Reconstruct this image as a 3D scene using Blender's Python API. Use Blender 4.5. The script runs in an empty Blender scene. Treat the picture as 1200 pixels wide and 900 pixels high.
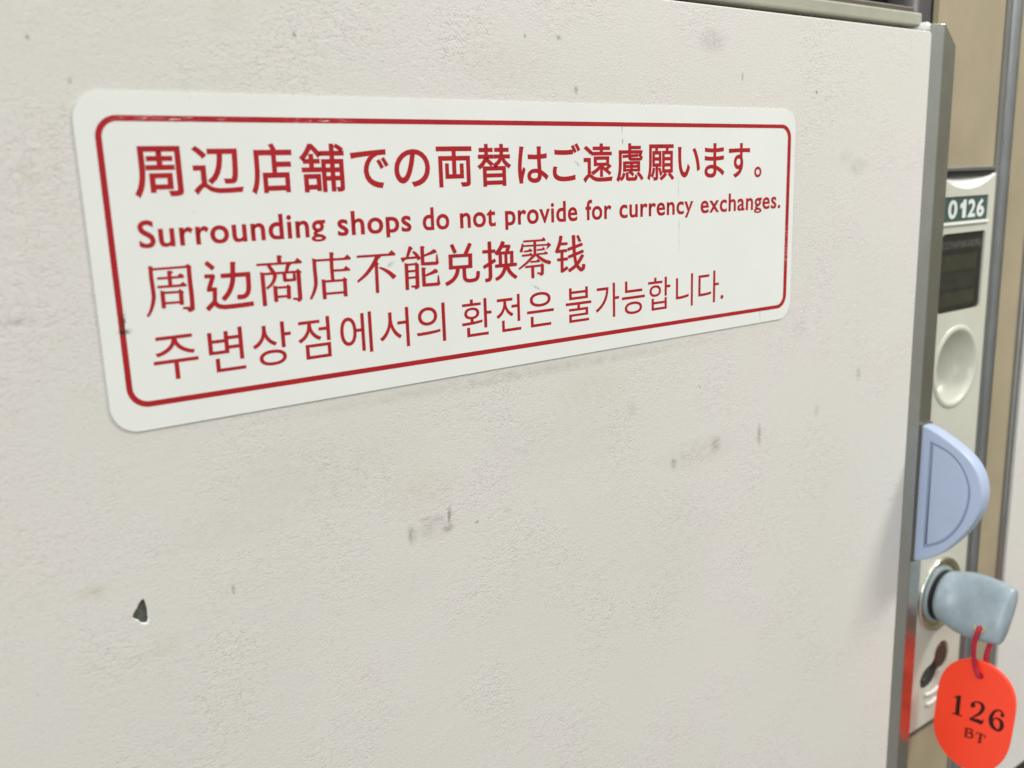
import bpy, bmesh, math
from mathutils import Vector, Matrix

sc = bpy.context.scene
COL = sc.collection
MM = 0.001

# ------------------------------------------------------------------ camera
cam = bpy.data.cameras.new('camera')
camo = bpy.data.objects.new('camera', cam)
COL.objects.link(camo)
sc.camera = camo
right = Vector((0.80468, -0.59286, -0.03163))
down = Vector((-0.15245, -0.15483, -0.97611))
fwd = Vector((0.57380, 0.79028, -0.21497))
rot = Matrix((right, -down, -fwd)).transposed()
camo.matrix_world = Matrix.Translation(Vector((-38.007, -180.0, -17.664)) * MM) @ rot.to_4x4()
cam.sensor_width = 36.0
cam.lens = 36.0 * 1085.57 / 1200.0
cam.clip_start = 0.01
cam.clip_end = 100.0
cam.dof.use_dof = True
cam.dof.focus_distance = 0.235
cam.dof.aperture_fstop = 18.0

# ------------------------------------------------------------------ light of the hall, with added fill
world = bpy.data.worlds.new("World")
sc.world = world
world.use_nodes = True
wn = world.node_tree.nodes
wl = world.node_tree.links
wn.clear()
wout = wn.new('ShaderNodeOutputWorld')
wbg = wn.new('ShaderNodeBackground')
wtc = wn.new('ShaderNodeTexCoord')
wsx = wn.new('ShaderNodeSeparateXYZ')
wmr = wn.new('ShaderNodeMapRange')
wcr = wn.new('ShaderNodeValToRGB')
wl.new(wtc.outputs['Generated'], wsx.inputs[0])
wl.new(wsx.outputs['Z'], wmr.inputs['Value'])
wmr.inputs['From Min'].default_value = -1
wmr.inputs['From Max'].default_value = 1
wl.new(wmr.outputs[0], wcr.inputs[0])
e = wcr.color_ramp.elements
e[0].position = 0.30; e[0].color = (0.30, 0.29, 0.27, 1)
e[1].position = 0.72; e[1].color = (0.80, 0.81, 0.79, 1)
k = wcr.color_ramp.elements.new(0.50); k.color = (0.45, 0.45, 0.42, 1)
k = wcr.color_ramp.elements.new(0.90); k.color = (1.5, 1.5, 1.48, 1)
wmx = wn.new('ShaderNodeMapRange')                              # world tint: brighter left as fill for left-facing sides, brown to the right
wmx.inputs['From Min'].default_value = -0.5; wmx.inputs['From Max'].default_value = 0.8
wl.new(wsx.outputs['X'], wmx.inputs['Value'])
wtn = wn.new('ShaderNodeValToRGB')
wtn.color_ramp.elements[0].color = (1.95, 2.0, 2.06, 1); wtn.color_ramp.elements[1].color = (0.80, 0.76, 0.64, 1)
wl.new(wmx.outputs[0], wtn.inputs[0])
wmu = wn.new('ShaderNodeMix'); wmu.data_type = 'RGBA'; wmu.blend_type = 'MULTIPLY'; wmu.inputs[0].default_value = 1.0
wl.new(wcr.outputs[0], wmu.inputs[6]); wl.new(wtn.outputs[0], wmu.inputs[7])
wl.new(wmu.outputs[2], wbg.inputs[0])
wbg.inputs[1].default_value = 0.74
wl.new(wbg.outputs[0], wout.inputs[0])

def area(name, loc, target, sx, sy, power, col):
    l = bpy.data.lights.new(name, 'AREA')
    l.shape = 'RECTANGLE'; l.size = sx; l.size_y = sy; l.energy = power; l.color = col
    o = bpy.data.objects.new(name, l)
    COL.objects.link(o)
    o.location = loc
    d = Vector(target) - Vector(loc)
    o.rotation_euler = d.to_track_quat('-Z', 'Y').to_euler()
    return o
# ceiling lamp along the lockers to the right; fill lamp added for left-facing sides
area('offscreen_lamp', (0.82, -0.48, 0.62), (0.25, 0, -0.15), 0.26, 0.16, 8.6, (1.0, 0.98, 0.955))
area('offscreen_lamp', (-2.4, -1.1, 0.9), (0.25, 0, -0.15), 1.2, 0.9, 26, (1.0, 0.995, 0.98))


sc.view_settings.view_transform = 'Standard'
sc.view_settings.look = 'None'
sc.view_settings.exposure = 0.0
sc.view_settings.gamma = 1.0

# ------------------------------------------------------------------ materials
class NT:
    def __init__(s, name):
        s.m = bpy.data.materials.new(name); s.m.use_nodes = True
        s.t = s.m.node_tree; s.n = s.t.nodes
        s.b = s.n['Principled BSDF']
    def new(s, t, **kw):
        n = s.n.new(t)
        for k, v in kw.items(): setattr(n, k, v)
        return n
    def link(s, a, b): s.t.links.new(a, b)
    def pos(s):
        g = s.new('ShaderNodeNewGeometry')
        v = s.new('ShaderNodeVectorMath', operation='MULTIPLY')
        v.inputs[1].default_value = (1000, 1000, 1000)
        s.link(g.outputs['Position'], v.inputs[0])
        return v.outputs[0]                                   # millimetres
    def noise(s, p, scale, detail=2, rough=0.5, dist=0.0, stretch=None):
        if stretch:
            m = s.new('ShaderNodeVectorMath', operation='MULTIPLY'); m.inputs[1].default_value = stretch
            s.link(p, m.inputs[0]); p = m.outputs[0]
        n = s.new('ShaderNodeTexNoise')
        n.inputs['Scale'].default_value = scale; n.inputs['Detail'].default_value = detail
        n.inputs['Roughness'].default_value = rough; n.inputs['Distortion'].default_value = dist
        s.link(p, n.inputs['Vector'])
        return n.outputs['Fac']
    def rng(s, v, a, b, c=0.0, d=1.0, smooth=False):
        r = s.new('ShaderNodeMapRange')
        if smooth: r.interpolation_type = 'SMOOTHSTEP'
        for i, x in zip(('From Min', 'From Max', 'To Min', 'To Max'), (a, b, c, d)): r.inputs[i].default_value = x
        s.link(v, r.inputs['Value'])
        return r.outputs[0]
    def math(s, op, a, b=None):
        n = s.new('ShaderNodeMath', operation=op)
        for i, x in enumerate((a, b)):
            if x is None: continue
            if isinstance(x, (int, float)): n.inputs[i].default_value = x
            else: s.link(x, n.inputs[i])
        return n.outputs[0]
    def mix(s, f, a, b):
        n = s.new('ShaderNodeMix', data_type='RGBA')
        if isinstance(f, (int, float)): n.inputs[0].default_value = f
        else: s.link(f, n.inputs[0])
        for i, x in ((6, a), (7, b)):
            if isinstance(x, tuple): n.inputs[i].default_value = (*x, 1)
            else: s.link(x, n.inputs[i])
        return n.outputs[2]
    def spot(s, p, c, r, rag, tilt=0.0):
        """a ragged mark at (x, z) millimetres with radii r"""
        a = s.new('ShaderNodeVectorMath', operation='SUBTRACT'); a.inputs[1].default_value = (c[0], 0, c[1])
        s.link(p, a.inputs[0]); v = a.outputs[0]
        if tilt:
            ro = s.new('ShaderNodeVectorRotate', rotation_type='Y_AXIS'); ro.inputs['Angle'].default_value = tilt
            s.link(v, ro.inputs['Vector']); v = ro.outputs[0]
        b = s.new('ShaderNodeVectorMath', operation='MULTIPLY'); b.inputs[1].default_value = (1 / r[0], 0, 1 / r[1])
        s.link(v, b.inputs[0])
        l = s.new('ShaderNodeVectorMath', operation='LENGTH'); s.link(b.outputs[0], l.inputs[0])
        f = s.rng(l.outputs['Value'], 1.0, 0.15, 0, 1, True)
        return s.math('MULTIPLY', f, rag)
    def bump(s, h, strength, dist):
        b = s.new('ShaderNodeBump'); b.inputs['Strength'].default_value = strength; b.inputs['Distance'].default_value = dist
        s.link(h, b.inputs['Height']); s.link(b.outputs[0], s.b.inputs['Normal'])
    def set(s, col=None, rough=None, metal=None, spec=None, coat=None):
        if col is not None:
            if isinstance(col, tuple): s.b.inputs['Base Color'].default_value = (*col, 1)
            else: s.link(col, s.b.inputs['Base Color'])
        if rough is not None:
            if isinstance(rough, (int, float)): s.b.inputs['Roughness'].default_value = rough
            else: s.link(rough, s.b.inputs['Roughness'])
        if metal is not None: s.b.inputs['Metallic'].default_value = metal
        if spec is not None: s.b.inputs['Specular IOR Level'].default_value = spec
        if coat is not None:
            s.b.inputs['Coat Weight'].default_value = coat; s.b.inputs['Coat Roughness'].default_value = 0.08
        return s.m

def mat_laminate(name, marks=True):
    t = NT(name); p = t.pos()
    big = t.noise(p, 0.02, 3, 0.55)
    mid = t.noise(p, 0.075, 3, 0.6)
    col = t.mix(t.rng(big, 0.35, 0.65), (0.612, 0.600, 0.556), (0.640, 0.610, 0.580))
    col = t.mix(t.rng(mid, 0.50, 0.75, 0, 0.30), col, (0.62, 0.60, 0.52))
    # pressed leather grain: broken creases (dirt sits in them) over a fine pebble
    warp = t.new('ShaderNodeTexNoise'); warp.inputs['Scale'].default_value = 0.22; warp.inputs['Detail'].default_value = 3
    t.link(p, warp.inputs['Vector'])
    w1 = t.new('ShaderNodeVectorMath', operation='SCALE'); w1.inputs['Scale'].default_value = 4.5
    t.link(warp.outputs['Color'], w1.inputs[0])
    w2 = t.new('ShaderNodeVectorMath', operation='ADD'); t.link(p, w2.inputs[0]); t.link(w1.outputs[0], w2.inputs[1])
    st = t.new('ShaderNodeVectorMath', operation='MULTIPLY'); st.inputs[1].default_value = (0.65, 1.0, 1.15); t.link(w2.outputs[0], st.inputs[0])
    patch = t.rng(t.noise(p, 0.04, 3, 0.55), 0.40, 0.64, 0.15, 1.0)
    crease = None
    for scale, off, wd in ((0.56, 0.0, 0.085), (0.95, 7.3, 0.10)):
        vo = t.new('ShaderNodeTexVoronoi', feature='DISTANCE_TO_EDGE'); vo.inputs['Scale'].default_value = scale
        ad = t.new('ShaderNodeVectorMath', operation='ADD'); ad.inputs[1].default_value = (off, off, off); t.link(st.outputs[0], ad.inputs[0]); t.link(ad.outputs[0], vo.inputs['Vector'])
        line = t.rng(vo.outputs['Distance'], 0.0, wd, 1, 0, True)
        line = t.math('MULTIPLY', line, t.rng(t.noise(p, 0.42 + 0.1 * off, 2, 0.5), 0.46, 0.62))
        crease = line if crease is None else t.math('MAXIMUM', crease, line)
    crease = t.math('MULTIPLY', crease, patch)
    fine = t.noise(p, 1.9, 4, 0.68, 0.5, (0.75, 1, 1))
    soft = t.noise(p, 0.55, 2, 0.5, 0.6, (0.6, 1, 1))
    h = t.math('ADD', t.math('MULTIPLY', fine, 0.40), t.math('MULTIPLY', t.math('MULTIPLY', soft, patch), 0.55))
    h = t.math('SUBTRACT', h, t.math('MULTIPLY', crease, 0.32))
    t.bump(h, 0.80, 0.00028)
    pores = t.noise(p, 1.35, 3, 0.65, 0.4)
    col = t.mix(t.rng(pores, 0.58, 0.74, 0, 0.26), col, (0.40, 0.385, 0.34))
    col = t.mix(t.math('MULTIPLY', crease, 0.14), col, (0.34, 0.32, 0.27))
    specks = t.noise(p, 0.62, 2, 0.5)
    col = t.mix(t.rng(specks, 0.745, 0.80, 0, 0.6), col, (0.24, 0.23, 0.20))
    if marks:
        rag = t.rng(t.noise(p, 0.9, 4, 0.7), 0.33, 0.56)
        rag2 = t.rng(t.noise(p, 0.35, 4, 0.65), 0.30, 0.65)
        grey = None
        for c, r, w, tl, rg in GREY_MARKS:
            f = t.math('MULTIPLY', t.spot(p, c, r, rag if rg else rag2, tl), w)
            grey = f if grey is None else t.math('MAXIMUM', grey, f)
        col = t.mix(grey, col, (0.22, 0.205, 0.17))
        buff = None
        for c, r, w in BUFF_MARKS:
            f = t.math('MULTIPLY', t.spot(p, c, r, rag2), w)
            buff = f if buff is None else t.math('MAXIMUM', buff, f)
        col = t.mix(buff, col, (0.50, 0.45, 0.33))
    return t.set(col, 0.52, 0, 0.35)

# (x, z) mm, radii, strength, tilt, fine grain?
GREY_MARKS = [
    ((62.3, -98.2), (1.7, 3.6), 0.60, 0.05, 1), ((66.5, -95.2), (3.5, 0.9), 0.35, 0, 1), ((72.8, -95.6), (0.8, 3.8), 0.80, -0.1, 1),
    ((72.4, -98.8), (2.6, 1.6), 0.70, 0.2, 1), ((80.6, -99.6), (1.0, 0.7), 0.7, 0, 1), ((90.0, -98.8), (2.0, 0.8), 0.35, 0, 1),
    ((149.4, -99.0), (2.0, 3.0), 0.55, 0.2, 1), ((167.2, -96.8), (4.0, 4.2), 0.50, 0, 1), ((166.8, -97.0), (0.9, 4.0), 0.6, 0.1, 1),
    ((187.2, -97.6), (1.5, 5.2), 0.62, 0.05, 1), ((216.0, -95.0), (2.0, 3.0), 0.30, 0, 1), ((238.6, -86.0), (1.8, 3.4), 0.45, 0.15, 1),
    ((232.5, -17.0), (7.5, 4.2), 0.30, 0.1, 0), ((226.0, -14.0), (5.0, 3.0), 0.22, 0, 0), ((163.2, 17.5), (8.0, 4.5), 0.30, 0, 1),
    ((175.8, 8.5), (0.7, 2.0), 0.6, 0, 1), ((209.7, 5.3), (0.8, 0.9), 0.95, 0, 0), ((-13.5, -39.0), (5.0, 1.0), 0.40, 0, 1),
    ((19.4, -99.0), (0.7, 1.5), 0.65, 0, 1), ((109.7, 15.0), (1.2, 0.9), 0.65, 0, 1), ((99.6, 14.8), (0.6, 0.8), 0.75, 0, 1),
    ((114.8, 3.2), (1.0, 1.4), 0.7, 0, 1), ((42.6, 11.7), (0.7, 1.0), 0.7, 0, 1), ((133.0, -80.0), (3.0, 4.0), 0.22, 0, 0),
    ((0.3, 1.6), (0.6, 0.8), 0.7, 0, 1), ((-5.4, 8.3), (0.6, 0.6), 0.7, 0, 1), ((160.0, -78.0), (0.5, 0.7), 0.7, 0, 1),
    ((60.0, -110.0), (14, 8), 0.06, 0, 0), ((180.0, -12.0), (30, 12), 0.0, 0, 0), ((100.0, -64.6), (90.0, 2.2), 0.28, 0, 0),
    ((20.0, -85.0), (22, 9), 0.07, 0, 0), ((205.0, -66.0), (5.0, 6.0), 0.16, 0, 0), ((68.0, -97.5), (9.0, 4.0), 0.28, 0, 0), ((160.0, -97.5), (22.0, 6.0), 0.20, 0, 0), ((40.0, -78.0), (34.0, 12.0), 0.10, 0, 0), ((110.0, -84.0), (40.0, 14.0), 0.08, 0, 0), ((150.0, -128.0), (25, 30), 0.07, 0, 0),
]
BUFF_MARKS = [((-7.8, -13.8), (2.4, 2.8), 0.8), ((-7.0, -91.6), (4.5, 2.0), 0.65), ((4.0, -107.0), (7.0, 4.0), 0.25),
              ((66.0, -88.0), (14.0, 9.0), 0.30), ((120.0, -72.0), (20.0, 7.0), 0.28), ((30.0, 14.0), (6.0, 5.0), 0.25), ((95.0, 8.0), (24, 7), 0.22)]

M = {}
M['laminate'] = mat_laminate('door_laminate')
M['laminate_plain'] = mat_laminate('neighbour_laminate', False)

def mat_vinyl():
    t = NT('notice_vinyl'); p = t.pos()
    n = t.noise(p, 0.05, 3, 0.5)
    col = t.mix(t.rng(n, 0.35, 0.7), (0.735, 0.75, 0.715), (0.71, 0.72, 0.69))
    rag = t.rng(t.noise(p, 1.2, 4, 0.7), 0.36, 0.58)
    marks = [((129.6, -5.6), (0.35, 2.4), 0.55, 0.05), ((129.8, -9.0), (0.35, 1.1), 0.9, 0), ((4.2, -42.9), (1.9, 0.75), 1.0, 0.08), ((4.5, -40.6), (0.28, 2.2), 0.8, -0.1),
             ((150.2, -21.0), (0.30, 4.5), 0.30, 0), ((150.6, -33.0), (0.30, 9.0), 0.35, 0.02), ((114.5, -14.2), (1.6, 0.5), 0.40, -0.6), ((100.8, -43.6), (2.6, 0.5), 0.40, -0.5),
             ((60.8, -34.8), (1.6, 0.8), 0.42, 0.5), ((185.6, -60.0), (0.25, 2.6), 0.5, 0.08)]
    g = None
    for c, r, w, tl in marks:
        f = t.math('MULTIPLY', t.spot(p, c, r, rag, tl), w); g = f if g is None else t.math('MAXIMUM', g, f)
    col = t.mix(g, col, (0.10, 0.095, 0.08))
    y = None
    for c, r in (((20.7, -0.9), (0.5, 0.6)), ((19.2, -21.8), (0.45, 0.5)), ((36.0, -14.5), (0.4, 0.4))):
        f = t.spot(p, c, r, rag); y = f if y is None else t.math('MAXIMUM', y, f)
    col = t.mix(t.math('MULTIPLY', y, 0.6), col, (0.62, 0.58, 0.20))
    t.bump(t.noise(p, 0.5, 3, 0.5), 0.06, 0.0004)
    return t.set(col, 0.34, 0, 0.45)
M['vinyl'] = mat_vinyl()

def mat_ink(name, c1, c2):
    t = NT(name); p = t.pos()
    col = t.mix(t.rng(t.noise(p, 0.12, 3, 0.5), 0.35, 0.65), c1, c2)
    sc_ = t.rng(t.noise(p, 1.6, 3, 0.6, 0.8, (0.25, 1, 2.2)), 0.56, 0.64)
    zone = None
    for c, r in (((18, -4.4), (15, 1.6)), ((46, -4.5), (10, 1.4)), ((196.9, -40), (1.5, 9))):
        f = t.spot(p, c, r, sc_); zone = f if zone is None else t.math('MAXIMUM', zone, f)
    col = t.mix(t.math('MULTIPLY', zone, 0.75), col, (0.74, 0.66, 0.64))
    nick = t.math('MAXIMUM', t.spot(p, (3.9, -42.9), (1.7, 0.75), t.rng(sc_, 0, 1, 1.0, 0.8)), t.spot(p, (4.0, -41.0), (0.5, 2.6), t.rng(sc_, 0, 1, 0.8, 0.6)))
    col = t.mix(nick, col, (0.03, 0.02, 0.018))
    return t.set(col, 0.38, 0, 0.25)
M['ink'] = mat_ink('red_ink', (0.345, 0.013, 0.019), (0.385, 0.016, 0.020))

def simple(name, col, rough=0.5, metal=0.0, spec=0.5, coat=None, var=0.12, vs=0.08, bump=None):
    t = NT(name); p = t.pos()
    n = t.noise(p, vs, 4, 0.6)
    c2 = tuple(x * (1 - var) for x in col)
    c = t.mix(t.rng(n, 0.35, 0.65), col, c2)
    r = t.rng(t.noise(p, vs * 3, 3, 0.6), 0.3, 0.7, rough * 0.85, min(1, rough * 1.15))
    if bump: t.bump(t.noise(p, bump[0], 3, 0.6), bump[1], bump[2])
    return t.set(c, r, metal, spec, coat)

M['trim'] = simple('anodised_edge_trim', (0.56, 0.565, 0.53), 0.26, 1.0, var=0.08, vs=0.03)
M['upright'] = simple('anodised_upright', (0.44, 0.46, 0.48), 0.34, 1.0, var=0.08, vs=0.04)
M['channel'] = simple('dark_grey_channel', (0.155, 0.155, 0.14), 0.4, 0.0)
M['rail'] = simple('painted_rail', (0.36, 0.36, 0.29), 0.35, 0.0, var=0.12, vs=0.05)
M['lip'] = simple('brown_rail_and_shade', (0.10, 0.085, 0.06), 0.4, 0.0)
M['tan'] = simple('tan_column_paint', (0.36, 0.302, 0.203), 0.42, 0.0, 0.4, var=0.13, vs=0.035, bump=(0.6, 0.12, 0.0003))
M['blue'] = simple('pale_blue_plastic', (0.375, 0.445, 0.600), 0.36, 0.0, 0.45, var=0.05)
M['groove'] = simple('groove_grey', (0.22, 0.27, 0.40), 0.6, 0.0)
M['key'] = simple('grey_blue_key_plastic', (0.30, 0.365, 0.41), 0.34, 0.0, 0.5, var=0.14, vs=0.16)
def mat_key():
    t = NT('grey_blue_key_plastic'); p = t.pos()
    c = t.mix(t.rng(t.noise(p, 0.14, 4, 0.65), 0.35, 0.65), (0.30, 0.365, 0.405), (0.245, 0.30, 0.335))
    c = t.mix(t.rng(t.noise(p, 0.9, 3, 0.6), 0.62, 0.74, 0, 0.45), c, (0.13, 0.14, 0.14))
    c = t.mix(t.rng(t.noise(p, 1.3, 2, 0.5, 1.0, (0.5, 0.3, 1.6)), 0.68, 0.72, 0, 0.35), c, (0.55, 0.60, 0.62))
    t.bump(t.noise(p, 1.4, 3, 0.6), 0.12, 0.0003)
    return t.set(c, 0.33, 0, 0.5)
M['key'] = mat_key()
M['black'] = simple('black_rubber', (0.012, 0.012, 0.012), 0.5, 0.0)
M['dark'] = simple('dark_recess', (0.022, 0.020, 0.018), 0.6, 0.0)
M['jamb'] = simple('jamb_dark_reflection', (0.13, 0.12, 0.12), 0.3, 0.6)  # dark reflection on grey metal put into the base colour
M['housing'] = simple('light_grey_plastic', (0.545, 0.545, 0.465), 0.33, 0.0, 0.5, var=0.05)
M['gloss'] = simple('white_plastic_and_highlight', (0.75, 0.76, 0.72), 0.16, 0.0, 0.6, var=0.03)  # white plastic; also painted highlight on the housing's top facet and ridges
M['plate'] = simple('green_plate', (0.046, 0.088, 0.074), 0.4, 0.0, var=0.1)
M['figure'] = simple('white_figures', (0.72, 0.76, 0.72), 0.4, 0.0)
M['chrome'] = simple('chrome', (0.70, 0.69, 0.64), 0.12, 1.0, var=0.05)
M['brass'] = simple('dull_brass', (0.66, 0.56, 0.28), 0.36, 1.0, var=0.2, vs=0.2)
M['brown'] = simple('dark_brown_slot', (0.075, 0.032, 0.022), 0.35, 0.0, var=0.3, vs=0.3)
M['steel'] = simple('dark_steel', (0.30, 0.29, 0.27), 0.25, 1.0, var=0.3, vs=0.3)
M['orange'] = simple('fluorescent_orange_plastic', (1.0, 0.066, 0.026), 0.36, 0.0, 0.4, var=0.03)
M['stamp'] = simple('black_stamp_ink', (0.030, 0.010, 0.010), 0.6, 0.0, 0.2, var=0.3, vs=1.2)
M['stamp_faded'] = simple('faded_stamp_ink', (0.19, 0.016, 0.010), 0.6, 0.0, 0.2, var=0.3, vs=1.2)
M['cord'] = simple('red_cord_fibre', (0.52, 0.020, 0.055), 0.6, 0.0, 0.3, var=0.35, vs=0.5, bump=(2.5, 0.5, 0.0004))
M['substrate'] = simple('bare_board', (0.115, 0.115, 0.105), 0.8, 0.0, 0.2, var=0.35, vs=0.7, bump=(1.2, 0.5, 0.0005))
M['chip_lip'] = simple('chip_lit_lip', (0.85, 0.84, 0.80), 0.5, 0.0)  # chip walls coloured white for the lit lower lip

def mat_window():
    t = NT('smoked_window'); p = t.pos()
    sx = t.new('ShaderNodeSeparateXYZ'); t.link(p, sx.inputs[0])
    # smoked plastic: a grey band of tiny illegible price print, olive fields below
    n = t.rng(t.noise(p, 0.22, 4, 0.65), 0.30, 0.65)
    col = t.mix(n, (0.012, 0.012, 0.009), (0.020, 0.020, 0.015))
    inx = t.math('MULTIPLY', t.rng(sx.outputs['X'], 297.5, 298.5), t.rng(sx.outputs['X'], 325.4, 324.4))
    for z0, z1, cc in ((-57.0, -51.0, (0.044, 0.043, 0.027)), (-64.0, -58.0, (0.032, 0.034, 0.029)), (-70.5, -65.0, (0.046, 0.044, 0.028))):
        fld = t.math('MULTIPLY', t.rng(sx.outputs['Z'], z0 - 0.6, z0 + 0.6), t.rng(sx.outputs['Z'], z1 + 0.6, z1 - 0.6))
        col = t.mix(t.math('MULTIPLY', t.math('MULTIPLY', fld, inx), t.math('ADD', t.math('MULTIPLY', n, 0.5), 0.4)), col, cc)
    band = t.math('MULTIPLY', t.rng(sx.outputs['Z'], -49.0, -48.0), t.rng(sx.outputs['Z'], -45.2, -46.2))
    prnt = t.rng(t.noise(p, 1.1, 2, 0.5, 0, (1.4, 1, 0.6)), 0.36, 0.62)
    col = t.mix(t.math('MULTIPLY', band, t.math('MULTIPLY', prnt, 0.8)), col, (0.085, 0.092, 0.085))
    return t.set(col, 0.12, 0, 0.5)
M['window'] = mat_window()


# ------------------------------------------------------------------ building helpers (all coordinates in millimetres)
def thing(name, label, cat, loc, group=None):
    o = bpy.data.objects.new(name, None); COL.objects.link(o)
    o.empty_display_size = 0.02
    o.location = Vector(loc) * MM
    o['label'] = label; o['category'] = cat
    if group: o['group'] = group
    return o

def world_loc(o):
    v = Vector((0, 0, 0))
    while o is not None:
        v += o.location; o = o.parent
    return v

def emit(name, bm, mats, parent=None, smooth=False, label=None, bevel=None, weld=True, angle=35):
    me = bpy.data.meshes.new(name)
    if weld: bmesh.ops.remove_doubles(bm, verts=bm.verts, dist=0.002)
    off = world_loc(parent) if parent else Vector((0, 0, 0))
    for v in bm.verts: v.co = v.co * MM - off
    if smooth:
        for f in bm.faces: f.smooth = True
        for ed in bm.edges:
            if len(ed.link_faces) == 2 and ed.calc_face_angle(0) > math.radians(angle): ed.smooth = False
    bm.to_mesh(me); bm.free()
    o = bpy.data.objects.new(name, me); COL.objects.link(o)
    for m in (mats if isinstance(mats, (list, tuple)) else [mats]): me.materials.append(m)
    if parent: o.parent = parent
    if label: o['label'] = label
    if bevel:
        b = o.modifiers.new('bevel', 'BEVEL'); b.width = bevel[0] * MM; b.segments = bevel[1]
        b.limit_method = 'ANGLE'; b.angle_limit = math.radians(30); b.harden_normals = False
    return o

def box(bm, x0, x1, y0, y1, z0, z1):
    vs = [bm.verts.new((x, y, z)) for x in (x0, x1) for y in (y0, y1) for z in (z0, z1)]
    for q in ((0, 1, 3, 2), (4, 6, 7, 5), (0, 4, 5, 1), (2, 3, 7, 6), (0, 2, 6, 4), (1, 5, 7, 3)):
        bm.faces.new([vs[i] for i in q])

def box_obj(name, b, m, parent, bevel=None, label=None):
    bm = bmesh.new(); box(bm, *b)
    return emit(name, bm, m, parent, bevel=bevel, label=label)

def rrect(x0, x1, z0, z1, r, n=6):
    pts = []
    for cx, cz, a0 in ((x1 - r, z1 - r, 0), (x0 + r, z1 - r, 90), (x0 + r, z0 + r, 180), (x1 - r, z0 + r, 270)):
        for i in range(n + 1):
            a = math.radians(a0 + 90 * i / n)
            pts.append((cx + r * math.cos(a), cz + r * math.sin(a)))
    return pts

def circle(cx, cz, rx, rz=None, n=40, tilt=0.0):
    rz = rz or rx; out = []
    for i in range(n):
        a = 2 * math.pi * i / n; x, z = rx * math.cos(a), rz * math.sin(a)
        out.append((cx + x * math.cos(tilt) - z * math.sin(tilt), cz + x * math.sin(tilt) + z * math.cos(tilt)))
    return out

def catmull(pts, n=5, closed=False):
    out = []; N = len(pts)
    for i in range(N if closed else N - 1):
        if closed: p0, p1, p2, p3 = (Vector(pts[(i + k) % N]) for k in (-1, 0, 1, 2))
        else: p0, p1, p2, p3 = (Vector(pts[min(max(i + k, 0), N - 1)]) for k in (-1, 0, 1, 2))
        for j in range(n):
            t = j / n
            out.append(tuple(.5 * ((2 * p1) + (p2 - p0) * t + (2 * p0 - 5 * p1 + 4 * p2 - p3) * t * t + (3 * p1 - p0 - 3 * p2 + p3) * t ** 3)))
    if not closed: out.append(tuple(pts[-1]))
    return out

def frontal(x0):                      # (a, b, depth) -> x, y, z on a plane parallel to the door: depth grows into the wall
    return lambda a, b, d: (a, x0 + d, b)
def sideways(x0):                     # the same on a plane across the door: a is y, depth grows to the right
    return lambda a, b, d: (x0 + d, a, b)

def loop_edges(bm, pts, T, d):
    vs = [bm.verts.new(T(a, b, d)) for a, b in pts]
    return vs, [bm.edges.new((vs[i], vs[(i + 1) % len(vs)])) for i in range(len(vs))]

def face_with_holes(bm, outer, holes, T, d=0.0):
    vo, eo = loop_edges(bm, outer, T, d)
    allE = list(eo); vh = []
    for h in holes:
        v, ee = loop_edges(bm, h, T, d); vh.append(v); allE += ee
    nv = Vector(T(0, 0, -1)) - Vector(T(0, 0, 0))
    bmesh.ops.triangle_fill(bm, use_beauty=True, use_dissolve=False, edges=allE, normal=nv)
    return vo, vh

def wall(bm, vs, T_pts):
    nv = [bm.verts.new(c) for c in T_pts]; n = len(vs)
    for i in range(n): bm.faces.new((vs[i], vs[(i + 1) % n], nv[(i + 1) % n], nv[i]))
    return nv

def lathe(bm, cx, cz, prof, n=48, cap_end=True, sx=1.0, tilt=0.0):
    """rings (radius, y) about an axis running out of the door"""
    prev = None
    for r, y in prof:
        pts = circle(cx, cz, r * sx, r, n, tilt)
        ring = [bm.verts.new((a, y, b)) for a, b in pts]
        if prev:
            for i in range(n): bm.faces.new((prev[i], prev[(i + 1) % n], ring[(i + 1) % n], ring[i]))
        prev = ring
    if cap_end: bm.faces.new(prev)

def tube_obj(name, pts, r, m, parent, closed=False, n=8):
    bm = bmesh.new(); P = [Vector(p) for p in pts]; N = len(P); rings = []
    up = Vector((1, 0.13, 0.21)).normalized()
    for i in range(N):
        a = P[(i - 1) % N] if closed else P[max(i - 1, 0)]
        b = P[(i + 1) % N] if closed else P[min(i + 1, N - 1)]
        d = (b - a).normalized(); u = (up - d * up.dot(d)).normalized(); w = d.cross(u); up = u
        rings.append([bm.verts.new(P[i] + u * r * math.cos(2 * math.pi * k / n) + w * r * math.sin(2 * math.pi * k / n)) for k in range(n)])
    for i in range(N if closed else N - 1):
        A, B = rings[i], rings[(i + 1) % N]
        for k in range(n): bm.faces.new((A[k], A[(k + 1) % n], B[(k + 1) % n], B[k]))
    if not closed: bm.faces.new(rings[0]); bm.faces.new(rings[-1][::-1])
    return emit(name, bm, m, parent, smooth=True, weld=False, angle=80)

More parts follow.
